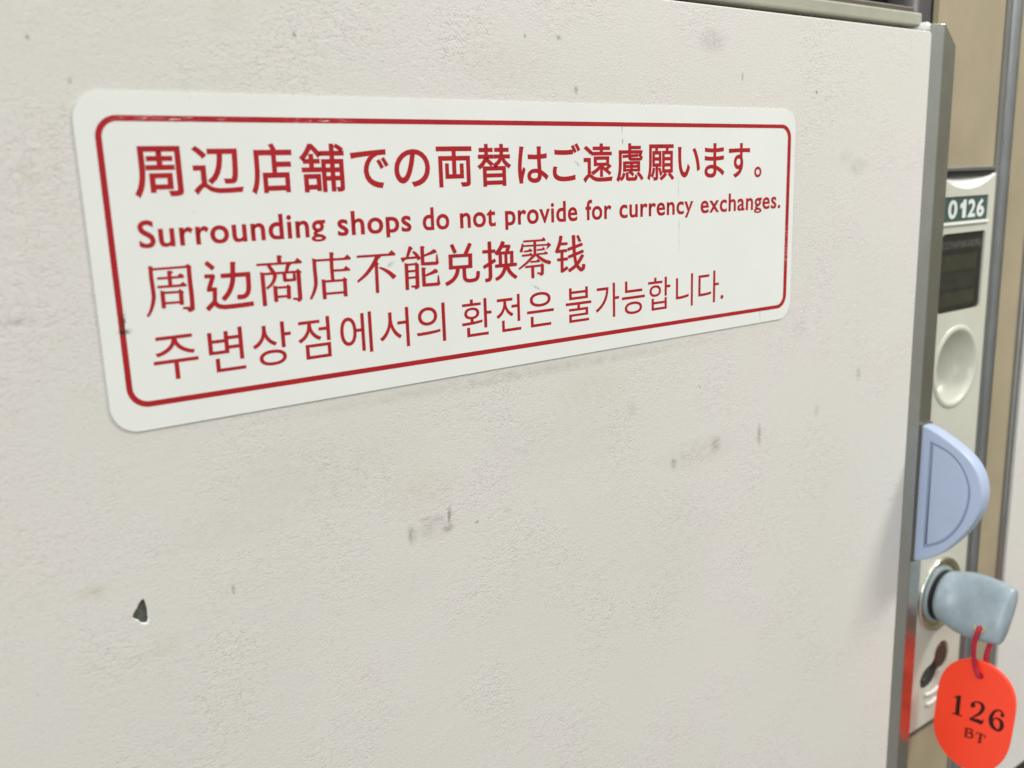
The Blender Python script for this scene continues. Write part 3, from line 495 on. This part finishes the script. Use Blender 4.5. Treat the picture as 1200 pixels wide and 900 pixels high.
TAG_LETTERS = "-1222,-24224 -1214,-24641 -1236,-24646 -1301,-24620 -1323,-24598 -1330,-24183 -1309,-24177 -1244,-24202;-1250,-24246 -1305,-24239 -1377,-24229 -1431,-24228 -1457,-24236 -1467,-24248 -1467,-24253 -1470,-24259 -1467,-24277 -1459,-24295 -1426,-24315 -1378,-24334 -1341,-24348 -1336,-24359 -1333,-24389 -1337,-24397 -1373,-24390 -1426,-24376 -1477,-24352 -1518,-24310 -1545,-24258 -1555,-24203 -1535,-24165 -1501,-24146 -1455,-24141 -1389,-24155 -1313,-24177 -1257,-24196 -1251,-24207 -1247,-24237;-1336,-24404 -1379,-24403 -1434,-24401 -1469,-24410 -1482,-24426 -1488,-24449 -1486,-24466 -1489,-24481 -1485,-24500 -1468,-24523 -1404,-24550 -1319,-24574 -1257,-24592 -1251,-24603 -1247,-24633 -1250,-24643 -1311,-24634 -1397,-24618 -1475,-24594 -1531,-24552 -1568,-24494 -1587,-24435 -1580,-24383 -1556,-24339 -1514,-24311 -1453,-24317 -1390,-24336 -1343,-24354 -1337,-24365 -1333,-24395;-1805,-24177 -1786,-24605 -1807,-24611 -1870,-24588 -1892,-24567 -1910,-24140 -1890,-24134 -1827,-24156;-1673,-24234 -2046,-24199 -2053,-24188 -2060,-24156 -2057,-24146 -1685,-24181 -1678,-24192 -1671,-24224;-1675,-24197 -1659,-24295 -1666,-24299 -1691,-24294 -1700,-24287 -1715,-24189 -1708,-24185 -1684,-24190;-2018,-24181 -1995,-24295 -2003,-24300 -2030,-24296 -2041,-24289 -2063,-24175 -2055,-24170 -2028,-24173;-1750,-24629 -1921,-24598 -1927,-24589 -1931,-24564 -1929,-24556 -1757,-24586 -1752,-24596 -1747,-24621"

def polygons(s): return [[tuple(int(n) / 100 for n in p.split(',')) for p in q.split(' ')] for q in s.split(';')]

# ------------------------------------------------------------------ the locker cabinet (what the doors and locks are set in)
cab = thing('locker_cabinet', 'tan painted coin locker cabinet with grey metal uprights framing the doors', 'cabinet', (300, 30, -340))
box_obj('carcass', (-120, 460, 60, 75, -420, 160), M['dark'], cab)
bm = bmesh.new(); T = frontal(7.5)
vo, vh = face_with_holes(bm, [(287.6, -420), (364.0, -420), (364.0, 160), (287.6, 160)], [[(292.0, -250.9), (333.6, -250.9), (333.6, -19.9), (292.0, -19.9)]], T)
wall(bm, vo, [T(a, b, 40) for a, b in [(287.6, -420), (364.0, -420), (364.0, 160), (287.6, 160)]])
bmesh.ops.recalc_face_normals(bm, faces=bm.faces)
emit('column_panel', bm, M['tan'], cab)
box_obj('lock_pocket', (291.0, 335.0, 26, 40, -252, -18), M['dark'], cab)
box_obj('column_seam', (285.4, 287.5, 9.5, 30, -420, 160), M['dark'], cab)
# aluminium upright: a low ridge with a hollow on its left
bm = bmesh.new()
box_obj('upright_channel', (333.9, 338.2, 7.0, 12, -420, 160), M['channel'], cab)
prof = [(338.0, 7.0), (338.2, 5.8),  (339.6, 5.0), (341.6, 4.8), (343.0, 5.6), (343.6, 7.4)]
for (xa, ya), (xb, yb) in zip(prof, prof[1:]):
    bm.faces.new([bm.verts.new(c) for c in ((xa, ya, -420), (xb, yb, -420), (xb, yb, 160), (xa, ya, 160))])
emit('upright_trim', bm, M['upright'], cab, smooth=True, angle=50)
box_obj('upright_seam', (343.7, 345.4, 7.0, 12, -420, 160), M['dark'], cab)
bm = bmesh.new(); box(bm, 364.1, 366.6, 5.8, 30, -420, 160); emit('edge_strip', bm, M['upright'], cab, bevel=(0.6, 2))
box_obj('door_gap', (366.7, 369.6, 9, 30, -420, 160), M['dark'], cab)
box_obj('bottom_rail', (-120, 460, 9, 40, -330, -312.6), M['dark'], cab)
# rail over the door, its lip, and the shadowed gap beneath the upper locker
bm = bmesh.new(); box(bm, -90, 272.6, 4.6, 24, 28.9, 33.1); emit('top_rail', bm, M['rail'], cab, bevel=(0.7, 3))
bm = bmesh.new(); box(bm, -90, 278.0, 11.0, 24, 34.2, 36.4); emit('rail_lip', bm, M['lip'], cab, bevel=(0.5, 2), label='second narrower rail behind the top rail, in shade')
box_obj('gap_back', (-90, 286.0, 26, 40, 20, 160), M['dark'], cab)
bm = bmesh.new(); lathe(bm, 272.5, 28.4, [(0.2, 1.6), (1.2, 1.9), (1.6, 2.6), (1.6, 9.0)], 20, True, 0.75); emit('door_buffer', bm, M['gloss'], cab, smooth=True)
bm = bmesh.new()
prof = [(280.6, 22.0), (280.8, 13.5), (282.6, 11.0), (285.2, 9.2), (285.3, 26.0)]
for (xa, ya), (xb, yb) in zip(prof, prof[1:]):
    bm.faces.new([bm.verts.new(c) for c in ((xa, ya, -330), (xb, yb, -330), (xb, yb, 160), (xa, ya, 160))])
emit('jamb', bm, M['jamb'], cab, smooth=True)

# ------------------------------------------------------------------ neighbouring locker door on the far right
nb = thing('locker_door', 'plain cream locker door at the right edge, past the tan column', 'locker', (510, 15, -310.8), 'coin lockers')
bm = bmesh.new(); box(bm, 369.8, 640, 6.0, 22, -310.8, 160); emit('door_panel', bm, M['laminate_plain'], nb, bevel=(0.6, 2))

# ------------------------------------------------------------------ the locker door with the notice on it
door = thing('locker_door', 'large off white leather-grained locker door with a chipped spot, carrying the red lettered notice', 'locker', (100, 9, -311), 'coin lockers')
chip = [(1.25, -95.7), (1.75, -95.6), (2.0, -96.2), (2.15, -97.2), (2.28, -98.3), (2.22, -99.4), (2.25, -100.2), (1.95, -101.0), (1.35, -100.95), (0.75, -100.7), (0.25, -99.9), (-0.35, -99.55), (-0.85, -98.9), (-0.55, -98.1), (-0.1, -97.5), (0.35, -97.0), (0.6, -96.4)]
bm = bmesh.new(); T = frontal(0)
outer = rrect(-71, 270.9, -311, 26.1, 0.8, 3)
vo, (vc,) = face_with_holes(bm, outer, [chip], T)
r1 = wall(bm, vo, [T(a + (0.35 if a > 100 else -0.35), b + (0.35 if b > -100 else -0.35), 0.45) for a, b in outer])
wall(bm, r1, [T(a + (0.35 if a > 100 else -0.35), b + (0.35 if b > -100 else -0.35), 17) for a, b in outer])
bmesh.ops.recalc_face_normals(bm, faces=bm.faces)
panel = emit('door_panel', bm, M['laminate'], door)
ccx, ccz = 0.95, -98.8
bm = bmesh.new()
rim = [bm.verts.new(T(a, b, 0.004)) for a, b in chip]
inn = wall(bm, rim, [T(ccx + (a - ccx) * 0.93, ccz + (b - ccz) * 0.93 + 0.08, 0.50) for a, b in chip])
for f in bm.faces: f.material_index = 1
bm.faces.new(inn)
bmesh.ops.recalc_face_normals(bm, faces=bm.faces)
for f in bm.faces:
    if f.normal.y > 0: f.normal_flip()
emit('chipped_spot', bm, [M['substrate'], M['chip_lip']], panel, label='small teardrop chip showing dark board')
# edge trim: a slanted inner band and a flat outer band, top corner cut off
bm = bmesh.new()
rows = [(271.55, 3.2), (272.2, 2.4), (277.7, -0.5), (278.2, -0.6), (285.9, -0.45), (286.6, 0.3), (286.7, 9.0)]
def top_z(x): return 29.3 if x <= 279.1 else 29.3 - (x - 279.1) * 0.97
R1 = [bm.verts.new((x, y, -311)) for x, y in rows]; R2 = [bm.verts.new((x, y, top_z(x))) for x, y in rows]
for i in range(len(rows) - 1): bm.faces.new((R1[i], R1[i + 1], R2[i + 1], R2[i]))
B2 = [bm.verts.new((x, 9.0, top_z(x))) for x, y in rows[:-1]] + [R2[-1]]
for i in range(len(rows) - 2): bm.faces.new((R2[i], R2[i + 1], B2[i + 1], B2[i]))
bm.faces.new((R2[5], R2[6], B2[5]))
B1 = bm.verts.new((271.55, 9.0, -311)); bm.faces.new((R1[0], R2[0], B2[0], B1))
bmesh.ops.recalc_face_normals(bm, faces=bm.faces)
emit('edge_trim', bm, M['trim'], door, smooth=True, angle=4, label='full height polished metal strip along the opening edge', bevel=(0.25, 2))
# D shaped pull handle: a fin standing out from the trim
arc = catmull([(-0.2, -111.2), (-4.6, -112.3), (-12.2, -115.8), (-18.6, -119.9), (-22.7, -124.8), (-24.6, -130.3), (-24.9, -135.5), (-23.6, -141.2), (-19.4, -149.2), (-11.5, -158.9), (-4.4, -163.8), (-0.2, -165.0)], 4)
D_out = arc + [(1.5, -165.0), (1.5, -111.2)]
g_out = catmull([(-4.4, -116.6), (-12.2, -119.2), (-17.6, -124.2), (-20.6, -131.2), (-20.2, -139.6), (-17.2, -147.6), (-12.0, -154.3), (-4.4, -159.0)], 4)
def inset(pts, d):
    cx = sum(p[0] for p in pts) / len(pts); cz = sum(p[1] for p in pts) / len(pts); out = []
    n = len(pts)
    for i in range(n):
        a, b = Vector(pts[i - 1]), Vector(pts[(i + 1) % n]); t = (b - a).normalized(); nn = Vector((-t.y, t.x))
        if nn.dot(Vector((cx, cz)) - Vector(pts[i])) < 0: nn = -nn
        q = Vector(pts[i]) + nn * d; out.append((q.x, q.y))
    return out
T = sideways(279.4)
bm = bmesh.new()
outer_face = inset(D_out, 0.45)
vo, (vg,) = face_with_holes(bm, outer_face, [g_out], T)
w1 = wall(bm, vo, [T(a, b, 0.35) for a, b in inset(D_out, 0.08)])
w1 = wall(bm, w1, [T(a, b, 0.9) for a, b in D_out])
w1 = wall(bm, w1, [T(a, b, 5.0) for a, b in D_out])
w1 = wall(bm, w1, [T(a, b, 6.6) for a, b in inset(D_out, 0.5)])
w1 = wall(bm, w1, [T(a, b, 7.2) for a, b in inset(D_out, 1.4)])
bm.faces.new(w1)
g2 = wall(bm, vg, [T(a, b, 0.40) for a, b in g_out])
bmesh.ops.recalc_face_normals(bm, faces=bm.faces)
handle = emit('pull_handle', bm, M['blue'], door, smooth=True, angle=30, label='pale blue half moon shaped pull handle')
bm = bmesh.new()
bm.faces.new([bm.verts.new(T(a, b, 0.32)) for a, b in g_out])
emit('groove', bm, M['groove'], handle)
bm = bmesh.new(); gi = inset(g_out, 1.05)
vi = [bm.verts.new(T(a, b, 0.12)) for a, b in inset(g_out, 1.25)]
w1 = wall(bm, vi, [T(a, b, 0.25) for a, b in gi]); wall(bm, w1, [T(a, b, 0.6) for a, b in gi]); bm.faces.new(vi)
bmesh.ops.recalc_face_normals(bm, faces=bm.faces)
emit('inlay', bm, M['blue'], handle)
box_obj('handle_shade_strip', (278.5, 286.0, -1.2, -0.2, -165.3, -111.0), M['lip'], handle)  # dark strip stands in for the shade beside the handle

# ------------------------------------------------------------------ the notice
sign = thing('notice_sticker', 'white rounded sticker with red border and four rows of red writing on the locker door', 'sticker', (100, -0.15, -62.1))
bm = bmesh.new(); T = frontal(-0.32)
so = rrect(0, 199.9, -62.1, 0, 5.2, 10)
vs = [bm.verts.new(T(a, b, 0)) for a, b in so]; bm.faces.new(vs)
wall(bm, vs, [T(a, b, 0.31) for a, b in so])
bmesh.ops.recalc_face_normals(bm, faces=bm.faces)
emit('backing_sheet', bm, M['vinyl'], sign)
bm = bmesh.new(); T = frontal(-0.345)
skew = lambda pts: [(x, z - (0.0055 * x if z < -40 else 0.001 * x)) for x, z in pts]
BO = skew(rrect(3.25, 197.8, -57.6, -4.1, 4.0, 10)); BI = skew(rrect(4.35, 196.3, -56.5, -5.15, 2.9, 10))
a = [bm.verts.new(T(x, z, 0)) for x, z in BO]; b = [bm.verts.new(T(x, z, 0)) for x, z in BI]
for i in range(len(a)): bm.faces.new((a[i], a[(i + 1) % len(a)], b[(i + 1) % len(a)], b[i]))
emit('printed_border', bm, M['ink'], sign)

ROW1 = [('周', 8.9, 17.8, -18.8, -9.5), ('辺', 19.7, 29.4, -18.6, -9.5), ('店', 31.0, 39.8, -18.9, -9.1), ('舗', 41.3, 51.3, -18.9, -9.2), ('で', 52.7, 61.7, -18.5, -10.4),
        ('の', 63.0, 72.0, -18.5, -10.4), ('両', 73.7, 83.2, -18.8, -9.9), ('替', 84.6, 94.3, -19.0, -9.4), ('は', 96.2, 105.4, -18.6, -10.0), ('ご', 106.7, 115.6, -18.4, -9.3),
        ('遠', 116.4, 126.3, -19.0, -9.4), ('慮', 127.5, 137.2, -19.1, -9.4), ('願', 138.5, 148.6, -19.1, -9.7), ('い', 149.9, 158.6, -18.5, -10.4), ('ま', 160.4, 168.6, -18.8, -9.5),
        ('す', 170.3, 179.4, -19.1, -9.5), ('。', 181.4, 184.6, -19.2, -16.1)]
bm = bmesh.new()
for ch, x0, x1, z0, z1 in ROW1: put_glyphs(bm, glyphs(ch, 0.0165), x0, x1, z0, z1, -0.345)
emit('printed_row', bm, M['ink'], sign, label='bold Japanese row at the top', weld=False)
bm = bmesh.new()
for wd, x0, x1, base in (('Surrounding', 8.6, 46.0, -27.75), ('shops', 48.7, 66.5, -27.9), ('do', 69.4, 76.4, -27.95), ('not', 79.3, 89.3, -28.0), ('provide', 92.0, 114.3, -28.05),
                         ('for', 117.0, 125.8, -28.1), ('currency', 128.5, 156.1, -28.15), ('exchanges.', 159.0, 193.7, -28.3)):
    put_glyphs(bm, glyphs(wd, 0.019, 1.06), x0, x1, 0, 0, -0.345, squash=(7.05, 0.62), base=base)
emit('printed_row', bm, M['ink'], sign, label='narrow English row, second from the top', weld=False)
bm = bmesh.new(); k = 0
for s in CHINESE_ROW:
    for poly in polygons(s):
        k += 1
        bm.faces.new([bm.verts.new((x, -0.345 - 0.0004 * k, z)) for x, z in poly])
bmesh.ops.recalc_face_normals(bm, faces=bm.faces)
for f in bm.faces:
    if f.normal.y > 0: f.normal_flip()
emit('printed_row', bm, M['ink'], sign, label='Chinese row, third from the top', weld=False)
ROW4 = [('주', 8.7, 17.2, -53.1, -44.6), ('변', 19.3, 26.5, -53.0, -44.4), ('상', 28.2, 36.5, -53.2, -44.4), ('점', 38.0, 45.3, -53.1, -44.4), ('에', 47.6, 55.2, -53.4, -44.5), ('서', 57.0, 64.5, -53.4, -44.5),
        ('의', 66.4, 74.1, -53.4, -44.5), ('환', 78.6, 87.1, -53.4, -44.6), ('전', 88.5, 95.8, -53.4, -44.6), ('은', 97.7, 106.1, -53.3, -44.8), ('불', 110.0, 118.5, -53.6, -44.8), ('가', 120.0, 128.2, -53.7, -44.7),
        ('능', 129.2, 137.6, -53.7, -44.8), ('합', 138.8, 147.3, -53.6, -44.7), ('니', 149.5, 156.3, -53.8, -44.7), ('다', 158.5, 167.1, -53.8, -44.7), ('.', 167.8, 169.1, -53.2, -52.0)]
bm = bmesh.new()
for ch, x0, x1, z0, z1 in ROW4: put_glyphs(bm, glyphs(ch, 0.0015), x0, x1, z0, z1, -0.345)
emit('printed_row', bm, M['ink'], sign, label='thin Korean row at the bottom', weld=False)

# ------------------------------------------------------------------ the lock housing beside the door
lock = thing('coin_lock', 'light grey coin lock with number plate, dark window and round cup beside the tan column', 'lock', (313, 15, -250))
CUP = (313.0, -95.0); KX, KZ = 313.0, -191.4
top_arc = [(333.4 - (333.4 - 292.6) * i / 20, -21.0 - 5.4 * (1 - ((i - 10) / 10) ** 2)) for i in range(21)]
outer = [(292.6, -250.3), (333.4, -250.3)] + top_arc
win = rrect(297.3, 328.6, -72.8, -42.6, 1.6, 5)
platehole = rrect(297.4, 328.8, -38.3, -29.0, 0.3, 2)
# outline of the two overlapping coin slots as one opening
slot = [(318.5, -214.8), (321.8, -215.8), (324.0, -219.0), (324.3, -222.5), (323.2, -225.8), (320.8, -227.8), (318.6, -228.8), (317.3, -231.0), (314.8, -233.2), (311.2, -234.2), (307.0, -233.4), (304.0, -231.2), (303.2, -228.2), (304.6, -225.2), (307.8, -223.4), (311.0, -222.8), (313.0, -221.0), (313.6, -218.0), (315.5, -215.6)]
slot = catmull(slot, 3, True)
cup = circle(*CUP, 14.2, 14.8, 48)
bm = bmesh.new(); T = frontal(6.0)
vo, holes = face_with_holes(bm, outer, [win, platehole, cup, slot, circle(KX, KZ, 14.1, 14.1, 48)], T)
# sides
n_s = len(outer)
back = [bm.verts.new(T(a, b if b < -200 else -20.4, 4.2 if b > -200 else 16)) for a, b in outer]
for i in range(n_s):
    f = bm.faces.new((vo[i], vo[(i + 1) % n_s], back[(i + 1) % n_s], back[i]))
    if 2 <= i < n_s - 1: f.material_index = 1  # top facet whitened, its highlight put into the colour
wv = wall(bm, holes[0], [T(a, b, 0.9) for a, b in win])
wall(bm, holes[1], [T(a, b, 0.5) for a, b in platehole])
sv = wall(bm, holes[3], [T(a, b, 4.5) for a, b in slot]); bm.faces.new(sv)
bmesh.ops.recalc_face_normals(bm, faces=bm.faces)
housing = emit('housing', bm, [M['housing'], M['gloss']], lock, smooth=True, angle=30)
# ring and bowl of the return cup
bm = bmesh.new()
pr = [(16.7, 6.02), (16.3, 5.6), (15.4, 5.4), (14.5, 5.55), (13.9, 6.2), (13.5, 8.4), (12.9, 11.5), (11.8, 13.8), (9.6, 15.2), (5.0, 15.8), (0.6, 15.9)]
lathe(bm, CUP[0], CUP[1], pr, 56)
bmesh.ops.recalc_face_normals(bm, faces=bm.faces)
emit('return_cup', bm, M['housing'], lock, smooth=True, angle=60, label='round dished cup with a raised rim')
# number plate and figures
bm = bmesh.new(); T = frontal(6.35)
bm.faces.new([bm.verts.new(T(a, b, 0)) for a, b in platehole])
npl = emit('number_plate', bm, M['plate'], lock, label='dark green plate reading 0126')
bm = bmesh.new()
for ch, x0, x1, z0, z1 in (('0', 300.5, 306.9, -37.2, -30.2), ('2', 314.5, 320.1, -37.1, -30.3), ('6', 321.0, 326.6, -37.2, -30.3)):
    put_glyphs(bm, glyphs(ch, 0.032), x0, x1, z0, z1, 6.3)
bm.faces.new([bm.verts.new((x, 6.3, z)) for x, z in ((310.6, -37.1), (313.2, -37.1), (313.2, -30.3), (311.2, -30.3), (310.4, -31.3), (308.9, -31.9), (308.9, -33.6), (310.6, -33.2))])
emit('figures', bm, M['figure'], npl, weld=False)
bm = bmesh.new(); box(bm, 296.0, 329.4, 5.2, 5.97, -39.6, -38.6); emit('plate_ledge', bm, M['gloss'], lock, bevel=(0.3, 2))
# smoked window
bm = bmesh.new(); T = frontal(6.85)
bm.faces.new([bm.verts.new(T(a, b, 0)) for a, b in win])
emit('smoked_window', bm, M['window'], lock, label='dark smoked window over a price card')
# coin slot: brown flap and steel disc inside the opening, two pressed ridges below
bm = bmesh.new(); lathe(bm, 319.0, -221.6, [(6.0, 8.5), (5.9, 6.8), (5.2, 6.2), (0.5, 6.1)], 28, True, 0.82, 0.2)
emit('coin_flap', bm, M['brown'], lock, smooth=True)
bm = bmesh.new(); lathe(bm, 309.0, -227.4, [(2.8, 8.5), (2.5, 7.2), (1.8, 6.8), (0.4, 6.9)], 28, True, 1.2, 0.5)
emit('coin_wheel', bm, M['steel'], lock, smooth=True)
bm = bmesh.new()
bm.faces.new([bm.verts.new((a, 7.6, b)) for a, b in slot])
emit('slot_recess', bm, M['dark'], lock)
for zc, w in ((-236.4, 6.5), (-241.2, 5.0)):
    tube_obj('pressed_ridge', [(312.4 + w * math.sin(t * 0.25), 6.15 - 0.5 * math.cos(t * 0.25 * 1.2), zc + 1.5 * (1 - math.cos(t * 0.25))) for t in range(-4, 5)], 0.75, M['gloss'], lock)
# frame lip over the housing and seam under it
box_obj('seam', (288.2, 333.4, 6.3, 7.45, -252.6, -250.4), M['lip'], lock)
bm = bmesh.new(); box(bm, 287.8, 333.7, 6.4, 7.45, -19.7, -18.3); emit('lip', bm, M['upright'], lock, bevel=(0.25, 2))
box_obj('top_seam', (288.2, 333.6, 7.2, 7.46, -21.5, -19.75), M['black'], lock)
# cylinder
bm = bmesh.new(); lathe(bm, KX, KZ, [(16.0, 6.05), (15.9, 5.2), (15.4, 4.7), (14.6, 4.6), (14.0, 5.0)], 56, False)
bmesh.ops.recalc_face_normals(bm, faces=bm.faces)
cyl = emit('lock_cylinder', bm, M['chrome'], lock, smooth=True, angle=60)
bm = bmesh.new(); lathe(bm, KX, KZ, [(14.05, 4.98), (13.8, 5.7), (11.0, 5.9), (2.0, 6.0)], 56); emit('cylinder_face', bm, M['brass'], cyl, smooth=True)

# ------------------------------------------------------------------ the key in the lock
key = thing('locker_key', 'chunky grey blue plastic key standing in the coin lock', 'key', (KX, 0, KZ))
TILT = math.radians(28)
def ring(hh, ht, y, ex, n=40):
    out = []
    for i in range(n):
        a = 2 * math.pi * i / n; c, s = math.cos(a), math.sin(a)
        u = ht * math.copysign(abs(c) ** (2 / ex), c); v = hh * math.copysign(abs(s) ** (2 / ex), s)
        out.append((KX + u * math.cos(TILT) + v * math.sin(TILT), y, KZ + 0.3 - u * math.sin(TILT) + v * math.cos(TILT)))
    return out
bm = bmesh.new(); prev = None
for hh, ht, y, ex in ((9.0, 8.8, 3.1, 2), (10.2, 9.9, 3.0, 2), (10.7, 10.2, 2.4, 2.0), (10.9, 10.0, 1.4, 2.0), (11.5, 8.4, -0.4, 2.0), (12.2, 7.1, -2.6, 2.0), (12.8, 6.3, -5.5, 2.1), (13.0, 5.8, -10.0, 2.2), (12.8, 5.5, -15.0, 2.3), (12.2, 5.2, -19.0, 2.4), (11.7, 5.0, -21.4, 2.5), (11.3, 4.7, -22.2, 2.5), (10.7, 4.1, -22.6, 2.5)):
    rg = [bm.verts.new(p) for p in ring(hh, ht, y, ex)]
    if prev:
        for i in range(40): bm.faces.new((prev[i], prev[(i + 1) % 40], rg[(i + 1) % 40], rg[i]))
    prev = rg
bm.faces.new(prev)
bmesh.ops.recalc_face_normals(bm, faces=bm.faces)
head = emit('key_head', bm, M['key'], key, smooth=True, angle=50)
bm = bmesh.new(); lathe(bm, KX, KZ, [(10.6, 5.0), (10.6, 3.6), (10.0, 3.3), (8.0, 3.1)], 40, True); emit('key_gasket', bm, M['black'], key, smooth=True)
bm = bmesh.new(); lathe(bm, KX, KZ, [(12.2, 5.95), (12.2, 5.5), (12.0, 5.1), (11.4, 4.9), (10.0, 4.8)], 40, False); emit('key_collar', bm, M['key'], key, smooth=True)
# eyelet in the lower corner of the head
HX, HY, HZ = 305.4, -15.7, -196.0
bm = bmesh.new()
nx = Vector((-math.cos(TILT), 0, math.sin(TILT)))
u = Vector((0, -1, 0)); v = nx.cross(u)
def disc(bm, c, r, d, n=20): return [bm.verts.new(c + nx * d + u * r * math.cos(2 * math.pi * i / n) + v * r * math.sin(2 * math.pi * i / n)) for i in range(n)]
HC = Vector((HX, HY, HZ))
r0 = disc(bm, HC, 2.2, -0.5); r1 = disc(bm, HC, 2.1, 0.45); r2 = disc(bm, HC, 1.5, 0.45); r3 = disc(bm, HC, 1.3, -0.4)
for A, B in ((r0, r1), (r1, r2), (r2, r3)):
    for i in range(20): bm.faces.new((A[i], A[(i + 1) % 20], B[(i + 1) % 20], B[i]))
bm.faces.new(r3)
bmesh.ops.recalc_face_normals(bm, faces=bm.faces)
emit('eyelet', bm, M['brass'], head, smooth=True, angle=50)

# ------------------------------------------------------------------ the tag hanging from the key
tag = thing('key_tag', 'orange oblong plastic tag stamped 126 BT, hanging from the key by a red cord', 'key tag', (308, -15, -261))
TX = 307.2
TO = catmull([(-12.0, -211.6), (-17.5, -210.9), (-22.0, -211.6), (-26.3, -214.0), (-29.4, -218.4), (-30.6, -224.0), (-30.3, -233.0), (-29.4, -243.0), (-27.2, -250.2), (-23.0, -256.4), (-17.0, -259.9), (-11.0, -260.6),
              (-4.6, -258.0), (-0.4, -253.0), (1.2, -247.0), (1.0, -238.0), (0.2, -228.0), (-1.6, -221.4), (-5.6, -215.6)], 4, True)
hole = circle(-16.4, -217.0, 1.35, 1.35, 18)
bm = bmesh.new(); T = sideways(TX)
vo, (vh,) = face_with_holes(bm, inset(TO, 0.35), [hole], T)
w1 = wall(bm, vo, [T(a, b, 0.3) for a, b in TO]); w1 = wall(bm, w1, [T(a, b, 1.3) for a, b in TO])
w1 = wall(bm, w1, [T(a, b, 1.6) for a, b in inset(TO, 0.35)]); bm.faces.new(w1)
wall(bm, vh, [T(a, b, 1.55) for a, b in hole])
bmesh.ops.recalc_face_normals(bm, faces=bm.faces)
plate = emit('tag_plate', bm, M['orange'], tag, smooth=True, angle=30)
for nm, s, m in (('stamped_number', TAG_DIGITS, 'stamp'), ('stamped_letters', TAG_LETTERS, 'stamp_faded')):
    bm = bmesh.new()
    for q, poly in enumerate(polygons(s)): bm.faces.new([bm.verts.new((TX - 0.03 - 0.0006 * q, y, z)) for y, z in poly])
    bmesh.ops.recalc_face_normals(bm, faces=bm.faces)
    for f in bm.faces:
        if f.normal.x > 0: f.normal_flip()
    emit(nm, bm, M[m], plate, weld=False)
loop = catmull([(HX - 0.9, HY, HZ - 0.2), (HX - 1.6, HY + 0.2, HZ - 2.0), (HX - 1.5, HY + 1.0, HZ - 6.0), (HX - 1.0, HY + 1.2, HZ - 12.0), (TX - 1.6, HY + 0.5, HZ - 17.5), (TX - 1.3, -16.4, -216.6), (TX + 0.8, -16.4, -217.2), (TX + 2.6, -16.6, -216.0),
                (TX + 2.9, HY - 1.2, HZ - 12.0), (312.2, HY - 2.0, HZ - 5.0), (313.6, HY - 1.4, HZ - 0.5), (311.5, HY - 0.2, HZ + 1.2), (308.5, HY, HZ + 0.5)], 6, True)
tube_obj('cord', loop, 0.98, M['cord'], tag, True, 10)
